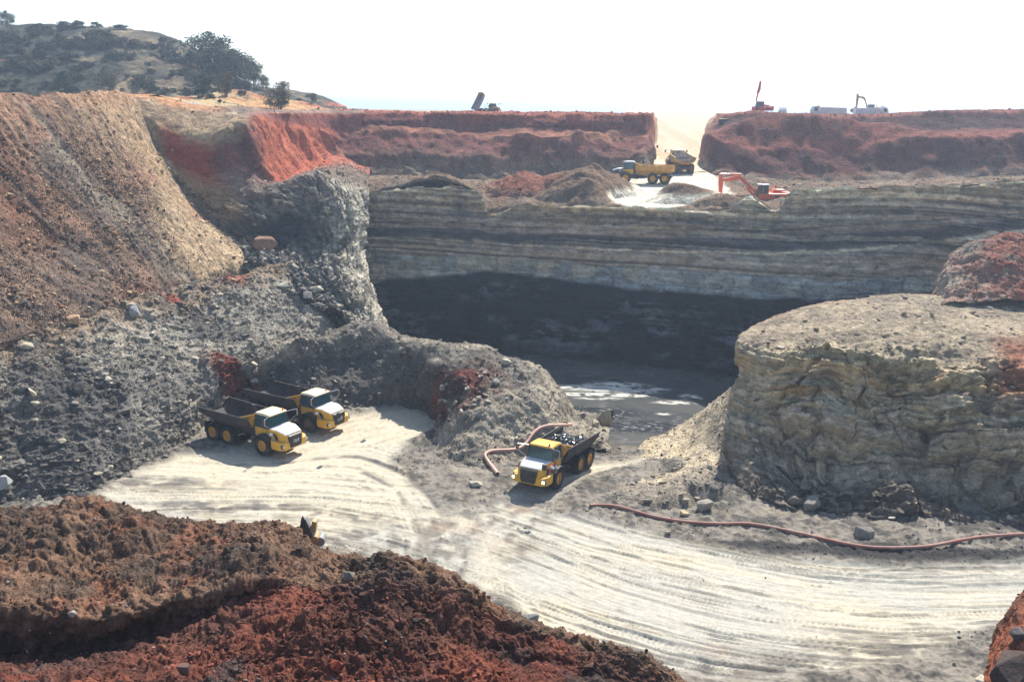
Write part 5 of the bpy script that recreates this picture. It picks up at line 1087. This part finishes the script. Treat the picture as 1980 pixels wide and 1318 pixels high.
# ---- excavators
def ngon_plate(pts, y0, y1): return MB().prism(pts, y0, y1)
def excavator(label, loc, yaw, scale, col='orange', boom=None, stick=None, bucket=True, swing=0.0, parts='all', group='tracked excavators', cyls=True):
    t = empty('excavator', loc, label, 'excavator', group, (0, 0, yaw), scale)
    for sg in (-1, 1):
        m = MB(); n = 14; pts = [(2.05+.42*math.cos(a), .45+.42*math.sin(a)) for a in [math.radians(-90+180*i/6) for i in range(7)]]+[(-2.05+.42*math.cos(a), .45+.42*math.sin(a)) for a in [math.radians(90+180*i/6) for i in range(7)]]
        m.prism(pts, sg*1.5-.28, sg*1.5+.28)
        for i in range(15):
            x = -2.1+.3*i; m.box(x-.06, x+.06, sg*1.5-.3, sg*1.5+.3, .85, .92); m.box(x-.06, x+.06, sg*1.5-.3, sg*1.5+.3, 0, .05)
        tr = m.build('track', V_['dark'], t, .01)
        w2 = MB(); [w2.cyl((x, sg*1.5-.31, .45), (x, sg*1.5+.31, .45), .22 if abs(x) < 2 else .33, 12) for x in (-2.05, -1.2, -.4, .4, 1.2, 2.05)]; w2.build('road_wheel', V_['grey'], tr)
    MB().box(-1.2, 1.2, -1.3, 1.3, .45, .95).cyl((0, 0, .9), (0, 0, 1.15), .75, 20).build('undercarriage', V_['dark'], t, .03)
    up_ = empty_part('house', t, (0, 0, 1.15)); up_.rotation_euler = (0, 0, swing)
    MB().prism([(1.5, 0), (1.6, .25), (1.5, .9), (-2.1, .95), (-2.1, 0)], -1.45, 1.45).build('engine_deck', V_[col], up_, .06)
    MB().prism([(-2.0, .9), (-2.0, 1.35), (-.7, 1.4), (-.4, .9)], -1.3, .4).box(-1.9, -1.5, .5, 1.2, .95, 1.15).build('engine_cover', V_[col], up_, .05)
    cw = MB(); cw.hull([(x, sg*y, z) for sg in (-1, 1) for x, y, z in ((-2.05, 1.48, .02), (-2.05, 1.48, 1.05), (-2.7, 1.1, .1), (-2.85, 1.0, .95), (-2.5, 1.35, .02), (-2.6, 1.3, 1.1))]); cw.build('counterweight', V_[col], up_, .08)
    MB().box(-1.2, -.6, 1.455, 1.47, .25, .7).build('vent', V_['dark'], up_); MB().box(-1.2, -.6, -1.47, -1.455, .25, .7).build('vent', V_['dark'], up_)
    cb = MB().prism([(1.7, .1), (1.9, .9), (1.55, 1.95), (.3, 1.98), (.2, .1)], .45, 1.42).build('cab', V_['glass'], up_, .03)
    MB().box(.2, 1.6, .42, 1.45, 1.95, 2.08).build('cab_roof', V_['white'], cb, .04)
    pl = MB()
    for y in (.43, 1.44): pl.cyl((1.68, y, .1), (1.88, y, .9), .05, 6).cyl((1.88, y, .9), (1.55, y, 1.97), .05, 6).cyl((.25, y, .1), (.3, y, 1.97), .06, 6).cyl((.95, y, .1), (.95, y, 1.97), .04, 6)
    pl.box(.2, 1.72, .42, 1.46, .0, .35); pl.build('cab_frame', V_[col], cb)
    MB().cyl((-1.0, -.5, 1.35), (-1.0, -.5, 1.75), .1, 10).cyl((-1.0, -.5, 1.75), (-1.0, -.5, 1.86), .17, 10).build('exhaust', V_['red'], up_, smooth=True)
    bm_ = boom or [(1.3, .7), (3.9, 3.6), (4.5, 3.75), (7.2, 3.1)]
    w_ = [.35, .62, .62, .3]; up1 = [(x, z+w_[i]*.5) for i, (x, z) in enumerate(bm_)]; lo1 = [(x+.1, z-w_[i]*.5) for i, (x, z) in enumerate(bm_)][::-1]
    bo = empty_part('boom', up_, (0, -.15, 0))
    for i in range(len(bm_)-1): MB().hexa([(bm_[i][0], -.24, bm_[i][1]-w_[i]*.5), (bm_[i+1][0], -.24, bm_[i+1][1]-w_[i+1]*.5), (bm_[i+1][0], .24, bm_[i+1][1]-w_[i+1]*.5), (bm_[i][0], .24, bm_[i][1]-w_[i]*.5), (bm_[i][0], -.24, bm_[i][1]+w_[i]*.5), (bm_[i+1][0], -.24, bm_[i+1][1]+w_[i+1]*.5), (bm_[i+1][0], .24, bm_[i+1][1]+w_[i+1]*.5), (bm_[i][0], .24, bm_[i][1]+w_[i]*.5)]).build('boom_section', V_[col], bo, .03)
    tip_ = bm_[-1]; stc = stick or [(tip_[0]-.1, tip_[1]+1.0), (tip_[0]-.05, tip_[1]-.1), (tip_[0]-.6, tip_[1]-3.2)]
    so_ = empty_part('stick', up_, (0, -.15, 0)); sw_ = [.35, .62, .28]
    for i in range(2):
        a, b = Vector((stc[i][0], 0, stc[i][1])), Vector((stc[i+1][0], 0, stc[i+1][1])); d = (b-a).normalized(); nrm = Vector((d.z, 0, -d.x))
        P = [a+nrm*sw_[i]*.5, b+nrm*sw_[i+1]*.5, b-nrm*sw_[i+1]*.5, a-nrm*sw_[i]*.5]
        MB().hexa([(p.x, -.2, p.z) for p in P]+[(p.x, .2, p.z) for p in P]).build('stick_section', V_[col], so_, .03)
    if cyls:
        k = bm_[2]
        MB().cyl((k[0]-.4, 0, k[1]+.45), ((k[0]+stc[0][0])/2, 0, (k[1]+.45+stc[0][1])/2), .13, 10).build('ram_barrel', V_[col], bo, smooth=True)
        MB().cyl(((k[0]+stc[0][0])/2, 0, (k[1]+.45+stc[0][1])/2), (stc[0][0], 0, stc[0][1]), .08, 10).build('ram_rod', V_['chrome'], bo, smooth=True)
        for y in (-.36, .36): MB().cyl((1.6, y, .35), ((1.6+k[0])/2, y, (.35+k[1])/2), .12, 10).build('ram_barrel', V_[col], bo, smooth=True); MB().cyl(((1.6+k[0])/2, y, (.35+k[1])/2), (k[0], y, k[1]-.1), .07, 10).build('ram_rod', V_['chrome'], bo, smooth=True)
    if bucket:
        e = stc[-1]; b = empty_part('bucket', up_, (e[0], -.15, e[1]))
        prof = [(.15, .1), (-.1, -.3), (.1, -.9), (.6, -1.2), (1.1, -1.0), (1.3, -.5)]; m = MB()
        for y in (-.65, .65): m.prism(prof, y-.03, y+.03)
        for i in range(len(prof)-1):
            p, q = prof[i], prof[i+1]; m.hexa([(p[0], -.65, p[1]), (q[0], -.65, q[1]), (q[0], .65, q[1]), (p[0], .65, p[1]), (p[0]+.05, -.65, p[1]+.05), (q[0]+.05, -.65, q[1]+.05), (q[0]+.05, .65, q[1]+.05), (p[0]+.05, .65, p[1]+.05)])
        m.build('shell', V_['dark'], b, .01); th_ = MB(); [th_.box(1.25, 1.5, y-.06, y+.06, -.55, -.47) for y in (-.55, -.28, 0, .28, .55)]; th_.build('tooth', V_['grey'], b)
    return t
ge = ground_at(1482, 396, ['bench']); ge = W(1484, 392, -163)
excavator('orange-red excavator digging at the edge of the bench beside the loading pad', (ge[0], ge[1], ge[2]-1.1), math.radians(176), 1.36, 'orange', boom=[(1.3, .7), (3.4, 2.55), (3.9, 2.7), (6.0, 2.35)], stick=[(6.15, 3.15), (6.05, 2.2), (5.95, -.35)])
ge2 = W(1471, 214, -225)
excavator('red excavator with its arm pointing straight up on the rim of the right red wall', (ge2[0], ge2[1], ge2[2]-1.2), math.radians(200), 1.02, 'red', boom=[(1.0, .8), (1.25, 2.6), (1.2, 3.0), (.8, 4.4)], stick=[(1.2, 3.9), (.8, 4.4), (.55, 6.6)], bucket=False, cyls=False)
ge3 = W(1668, 216, -300)
excavator('yellow excavator arm curving up behind the white tipper lorry on the far rim', (ge3[0]+3.2, ge3[1], 35.6), math.radians(180), 1.25, 'brass', boom=[(1.3, .7), (2.2, 3.2), (2.6, 3.6), (4.0, 3.9)], stick=[(4.3, 4.6), (4.1, 3.9), (4.2, 1.2)], bucket=True, cyls=False)
# ---- tipper lorries on the far rim
def tipper(label, loc, yaw, scale, body='pale', L_=6.4):
    t = empty('tipper_lorry', loc, label, 'lorry', 'tipper lorries on the rim', (0, 0, yaw), scale)
    MB().box(-L_, 2.0, -.45, .45, .8, 1.1).build('chassis', V_['dark'], t, .02)
    b = MB().prism([(.3, 1.2), (.3, 2.9), (-L_, 2.8), (-L_-.15, 1.2)], -1.25, 1.25).build('tipper_body', V_[body], t, .04)
    rb = MB(); [rb.box(-L_+.9*i, -L_+.9*i+.12, -1.32, 1.32, 1.2, 2.85) for i in range(1, 7)]; rb.build('body_rib', V_[body], b, .01)
    cb = MB(); cb.hull([(x, sg*1.22, z) for sg in (-1, 1) for x, z in ((.6, .9), (.6, 3.05), (1.9, 3.1), (2.35, 2.2), (2.4, .7))]); cb = cb.build('cab', V_['white'], t, .08)
    MB().hull([(x, y, z) for y in (-1.1, 1.1) for x, z in ((2.42, 1.75), (2.38, 2.2), (2.0, 2.95), (1.9, 2.9), (2.3, 1.7))]).build('windscreen', V_['glass'], cb)
    MB().box(1.1, 1.95, -1.24, -1.225, 1.9, 2.8).box(1.1, 1.95, 1.225, 1.24, 1.9, 2.8).build('side_window', V_['glass'], cb)
    MB().hull([(x, y, z) for y in (-1.15, 1.15) for x, z in ((.6, 3.08), (.7, 3.4), (1.7, 3.15))]).build('wind_deflector', V_['white'], cb, .04)
    for x in (1.5, -3.6, -5.0):
        for y in (-1.05, 1.05): wheel(t, x, y, .5, .5, .35, 'rim')
    return t
a = W(1604, 215, -262); tipper('pale tipper lorry with the peach-coloured body, cab to the left, on the far right rim', (a[0]-2.5, a[1], 35.2), math.radians(180), 1.05)
a = W(1684, 216, -266); tipper('white tipper lorry with the cab to the right, in front of the yellow arm', (a[0]+2.0, a[1], 35.3), 0, 1.02, 'white')
a = W(1513, 216, -320); tipper('small white tipper lorry seen from the end, right of the red machine', (a[0], a[1], 35.0), math.radians(75), 1.0, 'white', 5.5)

# ---- arm end poking up behind the heap
def arm():
    q = W(590, 1042, -49.5); t = empty('digging_machine', (q[0], q[1], q[2]-.3), 'dark steel and yellow digging gear sticking up behind the brown heap', 'digging machine', scale=1.15)
    s = 1.0; P = [(-.52, -.05), (-.28, .42), (-.05, .48), (.22, .40), (.33, -.9), (.40, -.9), (.40, .45), (.02, 1.35), (-.08, 1.55), (-.16, 1.35), (-.2, 1.1), (-.42, .40), (-.62, -.02)]
    MB().prism(P, -.05, .05).build('bracket', V_['dark'], t, .015)
    MB().hexa([(.02, -.02, 1.36), (.07, -.02, 1.36), (.46, -.02, .40), (.41, -.02, .40), (.02, .35, 1.36), (.07, .35, 1.36), (.46, .35, .40), (.41, .35, .40)]).build('bracket_flange', V_['grey'], t)
    MB().prism([(.30, .55), (.52, .6), (.56, 1.15), (.34, 1.2)], .1, .5).build('link', V_['brass'], t, .02); MB().prism([(.42, -.75), (.66, -.75), (.66, .0), (.42, .0)], .0, .4).build('link', V_['brass'], t, .03)
    MB().cyl((.5, -.1, .28), (.5, .5, .28), .19, 18).build('pivot', V_['brass'], t, .02); MB().cyl((.72, .0, .12), (.72, .6, .12), .26, 20).build('drum', V_['grey'], t, .02)
    MB().cyl((-.05, .1, .0), (.18, .1, .35), .12, 10).build('ram', V_['brass'], t, smooth=True); MB().cyl((.3, .3, -3.5), (.5, .3, .3), .22, 10).build('stick', V_['brass'], t, smooth=True)
arm()
# ---- pump on the shore
def pump():
    q = ground_at(1183, 830, ['spoil_mound', 'pit_floor']); t = empty('water_pump', tuple(q), 'rusty pump head with a dark suction pipe standing at the water edge', 'pump', None, (0, 0, .3), 1.15)
    MB().box(-.3, .3, -.3, .3, 1.1, 1.8).build('motor', V_['rust'], t, .08); MB().cyl((0, 0, 1.8), (0, 0, 2.3), .16, 12).cyl((0, 0, 2.25), (.12, 0, 2.6), .2, 12, .1).build('riser', V_['dark'], t, smooth=True)
    MB().cyl((.05, 0, 2.5), (-1.6, .8, 2.75), .09, 10).cyl((-1.6, .8, 2.75), (-3.3, 1.6, 2.5), .08, 10).build('suction_pipe', V_['dark'], t, smooth=True)
    st2 = MB(); [st2.cyl((sx*.35, sy*.35, -.3), (sx*.15, sy*.15, 1.2), .06, 8) for sx in (-1, 1) for sy in (-1, 1)]; st2.box(-.2, .35, -.15, .15, .3, 1.1); st2.build('stand', V_['rust'], t); MB().cyl((.35, 0, .2), (.35, 0, 1.5), .13, 10).build('discharge_pipe', V_['dark'], t, smooth=True)
pump()
# ---- hoses
def hose(pts, r, label, names, lift_=.0, mat='hose'):
    P = [Vector(ground_at(a, b, names, 4))+Vector((0, 0, r*.8+lift_)) for a, b in pts]
    cu = bpy.data.curves.new('hose', 'CURVE'); cu.dimensions = '3D'; sp = cu.splines.new('NURBS'); sp.points.add(len(P)-1)
    for p, q in zip(sp.points, P): p.co = (*q, 1)
    sp.use_endpoint_u = True; sp.order_u = 4; sp.resolution_u = 8; cu.bevel_depth = r; cu.bevel_resolution = 4
    dg = bpy.data.objects.new('tmp', cu); COL.objects.link(dg); me = bpy.data.meshes.new_from_object(dg); bpy.data.objects.remove(dg)
    for p in me.polygons: p.use_smooth = True
    me.materials.clear(); me.materials.append(V_[mat]); o = bpy.data.objects.new('hose', me); COL.objects.link(o); tag(o, label, 'hose', 'red rubber water hoses')
hose([(1140, 977), (1170, 977), (1200, 980), (1240, 992), (1290, 1006), (1340, 1013), (1400, 1014), (1440, 1013), (1480, 1018), (1540, 1030), (1600, 1045), (1650, 1055), (1700, 1061), (1750, 1060), (1800, 1055), (1850, 1045), (1900, 1038), (1950, 1035), (2000, 1033), (2100, 1030)], .15, 'long red hose snaking along the foot of the rock outcrop', ['pit_floor', 'talus'])
hose([(962, 916), (950, 900), (938, 887), (937, 878), (950, 873), (975, 873), (1000, 871), (1015, 863), (1024, 850), (1032, 838), (1045, 828), (1065, 823), (1085, 823), (1108, 819)], .19, 'salmon-coloured hose curling down the mound behind the coal-laden truck', ['spoil_mound', 'pit_floor'], mat='hosep')

# ================================================================== TREES AND BUSHES
def leafmat(name, col, var=.5):
    m, t, b = newmat(name); N, L = t.nodes, t.links; oi = N.new('ShaderNodeObjectInfo'); ge_ = N.new('ShaderNodeNewGeometry')
    hsv = N.new('ShaderNodeHueSaturation'); hsv.inputs['Color'].default_value = (*col, 1); mr = N.new('ShaderNodeMapRange'); mr.inputs['To Min'].default_value = 1-var; mr.inputs['To Max'].default_value = 1+var
    L.new(ge_.outputs['Random Per Island'], mr.inputs['Value']); L.new(mr.outputs[0], hsv.inputs['Value']); L.new(hsv.outputs[0], b.inputs['Base Color']); b.inputs['Roughness'].default_value = .7; b.inputs['Specular IOR Level'].default_value = .2
    return m
LM = dict(green=leafmat('grey_green_foliage', (.080, .095, .062)), pale=leafmat('dry_foliage', (.12, .11, .07)), dark=leafmat('dark_green_foliage', (.030, .065, .040)), bark=plainmat('grey_bark', (.09, .07, .055), .9))
def crown(name, blobs, n, leaf, mat, parent):
    P = []
    k = rng.integers(0, len(blobs), n)
    B = np.array(blobs)[k]; d = rng.normal(size=(n, 3)); d /= np.linalg.norm(d, axis=1, keepdims=True)
    ctr = B[:, :3]+d*(B[:, 3:4]*(rng.random((n, 1))**.45))*np.array([1, 1, .75])
    a = rng.normal(size=(n, 3)); a /= np.linalg.norm(a, axis=1, keepdims=True); b = np.cross(a, rng.normal(size=(n, 3))); b /= np.linalg.norm(b, axis=1, keepdims=True)
    sz = leaf*rng.uniform(.5, 1.3, (n, 1)); V = np.stack([ctr-a*sz, ctr+b*sz*.45, ctr+a*sz, ctr-b*sz*.45], 1).reshape(-1, 3)
    return mesh_np(name, V, np.arange(n*4).reshape(-1, 4), mat, smooth=False, parent=parent)
def limbs(tr, parent, name='trunk'):
    m = MB(); [m.cyl(p, q, r, 7, r2) for p, q, r, r2 in tr]; return m.build(name, LM['bark'], parent, smooth=True)
def make_tree(kind):
    h = 1.0; o = empty('tree', (0, 0, 0), None, 'tree', 'trees beside the scrubby hill'); r_ = random.Random(kind)
    tr = [((0, 0, -.08), (.01, 0, .35), .022, .016)]; bl_ = []
    for i in range(16):
        a = r_.uniform(0, 6.28); rr_ = r_.uniform(.1, .36); z = r_.uniform(.02, .84); e = (rr_*math.cos(a), rr_*math.sin(a), z)
        tr.append(((.01, 0, .3), e, .012, .004)); bl_.append((*e, r_.uniform(.15, .24)))
    bl_.append((0, 0, .9, .12)); limbs(tr, o); crown('crown', bl_, 4200, .026, LM['dark' if kind == 1 else 'green'], o)
    if kind == 2: pass
    return o
def make_multi():
    o = empty('tree', (0, 0, 0), None, 'tree', 'trees beside the scrubby hill'); r_ = random.Random(9); tr = []; bl_ = []
    for i in range(11):
        a = r_.uniform(0, 6.28); b = r_.uniform(.03, .12); e = (b*3.6*math.cos(a), b*3.6*math.sin(a), r_.uniform(.5, .95)); tr.append(((b*math.cos(a), b*math.sin(a), -.06), e, .011, .004)); bl_.append((*e, .17)); bl_.append((e[0]*1.05, e[1]*1.05, e[2]*.65, .15)); bl_.append((e[0]*.9, e[1]*.9, e[2]*.35, .12))
    limbs(tr, o); crown('crown', bl_, 4000, .024, LM['pale'], o); return o
def make_bush(kind):
    o = empty('bush', (0, 0, 0), None, 'bush', 'bushes on the scrubby hill'); r_ = random.Random(20+kind); bl_ = []; tr = []
    for i in range(8):
        a = r_.uniform(0, 6.28); rr_ = r_.uniform(.15, .75); z = r_.uniform(.12, .5)*(1.2-rr_*.5); bl_.append((rr_*math.cos(a), rr_*math.sin(a), z, r_.uniform(.2, .34))); tr.append(((0, 0, -.1), bl_[-1][:3], .03, .01))
    limbs(tr, o, 'stem'); crown('foliage', bl_, 1500, .07, LM['pale' if kind == 2 else 'green'], o); return o
def dup(o, loc, s, rz):
    r = o.copy(); COL.objects.link(r); r.location = loc; r.scale = (s, s, s) if np.isscalar(s) else s; r.rotation_euler = (0, 0, rz)
    for ch in o.children: cc = ch.copy(); COL.objects.link(cc); cc.parent = r
    return r
TR = [make_tree(0), make_tree(1), make_multi()]; BU = [make_bush(0), make_bush(1), make_bush(2)]
used = set()
def put(proto, px, py, hpx, label, names, wide=1.0, rz=None):
    q = ground_at(px, py, names); D = np.linalg.norm(q-CAM); s = hpx/FPX*D
    rz = rng.uniform(0, 6) if rz is None else rz
    if proto.name in used: o = dup(proto, tuple(q-np.array([0, 0, .02*s])), (s*wide, s*wide, s), rz)
    else: used.add(proto.name); o = proto; o.location = tuple(q-np.array([0, 0, .02*s])); o.scale = (s*wide, s*wide, s); o.rotation_euler = (0, 0, rz)
    o['label'] = label; return o
HG = ['scrub_hill', 'upper_ground', 'plain']
for px, py, h, w_, k, lb in [(408, 140, 74, 1.35, 0, 'tallest bushy tree on the shoulder of the scrubby hill'), (432, 154, 66, 1.4, 0, 'broad tree just right of the tallest one on the hill shoulder'),
    (456, 166, 66, 1.2, 0, 'open-crowned tree in the middle of the row down the hill'), (474, 168, 58, 1.1, 0, 'narrow tree right of the open-crowned one on the hill'), (492, 170, 48, .9, 0, 'rounded tree near the lower end of the hill row'),
    (510, 172, 28, .9, 0, 'smallest tree at the lower end of the hill row'), (391, 188, 40, 1.1, 1, 'small dark green tree with bare trunk on the rim above the cliff'), (126, 178, 36, 1.3, 1, 'dark green bushy tree at the left foot of the hill'),
    (542, 212, 56, 1.35, 2, 'sparse many-stemmed tree standing alone on the rim'), (437, 186, 46, 1.1, 2, 'dry brownish tree right of the small dark green tree'), (212, 172, 34, 1.5, 2, 'pale wispy tree at the foot of the hill'),
    (293, 172, 24, 1.2, 2, 'small pale tree at the hill foot, right of centre'), (609, 200, 22, .6, 0, 'tiny conical tree at the right end of the low ridge'), (14, 58, 32, .9, 0, 'feathery tree on the hilltop at the left edge')]:
    put(TR[k], px, py, h, lb, HG, w_)
for px, py, h, w_, lb in [(70, 56, 15, 1.9, 'low wide bush on the hilltop, left of the largest crest clump'), (128, 55, 18, 1.8, 'large clump of bush on the hill crest'), (150, 52, 16, 1.5, 'bush on the crest right beside the large clump'), (186, 50, 12, 1.3, 'small dark bush on the hill crest beside the bare slope'), (232, 54, 9, 2.0, 'flat wispy bush at the highest right end of the crest')]:
    put(BU[rng.integers(0, 2)], px, py, h, lb, HG, w_)
bl2 = [(22, 78, 24), (50, 84, 22), (96, 96, 26), (40, 104, 22), (76, 112, 26), (120, 86, 26), (150, 84, 22), (98, 130, 22), (128, 116, 24), (60, 136, 20), (20, 128, 20), (190, 92, 20), (232, 86, 26), (262, 92, 28), (240, 112, 24), (216, 112, 20), (318, 84, 24), (312, 108, 24), (330, 104, 20), (338, 146, 18), (272, 168, 16), (320, 176, 14), (300, 92, 16), (380, 160, 20), (360, 178, 16), (170, 128, 16), (150, 150, 14), (200, 140, 12), (290, 140, 12), (36, 160, 12), (90, 165, 12), (245, 150, 10), (410, 176, 14), (430, 196, 10), (580, 192, 8), (596, 186, 7), (470, 182, 14), (350, 120, 14), (10, 100, 24), (176, 72, 18)]
r2b = random.Random(4); bl2 += [(395, 132, 34), (418, 146, 36), (440, 158, 34), (400, 150, 30), (462, 168, 26), (484, 172, 22), (424, 160, 28), (384, 122, 26)]
for i in range(75):
    px = r2b.uniform(5, 420); top = np.interp(px, [0, 100, 200, 300, 370, 430], [62, 60, 66, 84, 110, 150]); py = top+(190-top)*r2b.random()**1.3; bl2.append((px, py, r2b.uniform(9, 24)*(1.15-.5*(py-top)/(190-top))))
for px, py, h in bl2: put(BU[rng.integers(0, 3)], px, py, h*.8, 'grey-green bush scattered on the face of the scrubby hill', HG, rng.uniform(1.1, 1.5))
# ------------------------------------------------------------------ haze
def haze():
    bm = bmesh.new(); bmesh.ops.create_cube(bm, size=1); me = bpy.data.meshes.new('haze'); bm.to_mesh(me); bm.free()
    o = bpy.data.objects.new('haze', me); COL.objects.link(o)
    o.scale = (24000, 24000, 92); o.location = (0, 0, -8+46)
    m = bpy.data.materials.new('hazy_air'); m.use_nodes = True; t = m.node_tree; t.nodes.clear()
    out = t.nodes.new('ShaderNodeOutputMaterial'); v = t.nodes.new('ShaderNodeVolumePrincipled')
    v.inputs['Density'].default_value = HAZE; v.inputs['Anisotropy'].default_value = .45; v.inputs['Color'].default_value = (.66, .81, 1, 1)
    t.links.new(v.outputs[0], out.inputs['Volume']); me.materials.append(m); tag(o, kind='stuff')
HAZE = 0.00048
haze()
def dust():
    """fine dust hanging over the ramp where the trucks climb"""
    bm = bmesh.new(); bmesh.ops.create_icosphere(bm, subdivisions=4, radius=1)
    for v in bm.verts: v.co *= 1+.12*float(vn(np.array([v.co.x*2.+9]), np.array([v.co.y*2.]), np.array([v.co.z*2.]))[0])
    me = bpy.data.meshes.new('dust_cloud'); bm.to_mesh(me); bm.free()
    o = bpy.data.objects.new('dust_cloud', me); COL.objects.link(o); a, b = W(1310, 320, 24), W(1322, 221, -345)
    a = np.array([a[0], 215, 26]); o.location = (a+b)/2+np.array([0, 0, 2.0]); d = b-a; o.rotation_euler = (math.atan2(d[2], math.hypot(d[0], d[1])), 0, -math.atan2(d[0], d[1])); o.scale = (20, np.linalg.norm(d)*.6, 8)
    m = bpy.data.materials.new('airborne_dust'); m.use_nodes = True; t = m.node_tree; t.nodes.clear()
    out = t.nodes.new('ShaderNodeOutputMaterial'); v = t.nodes.new('ShaderNodeVolumePrincipled'); v.inputs['Density'].default_value = .02; v.inputs['Anisotropy'].default_value = .5; v.inputs['Color'].default_value = (1, .86, .7, 1)
    t.links.new(v.outputs[0], out.inputs['Volume']); me.materials.append(m); tag(o, kind='stuff')
dust()
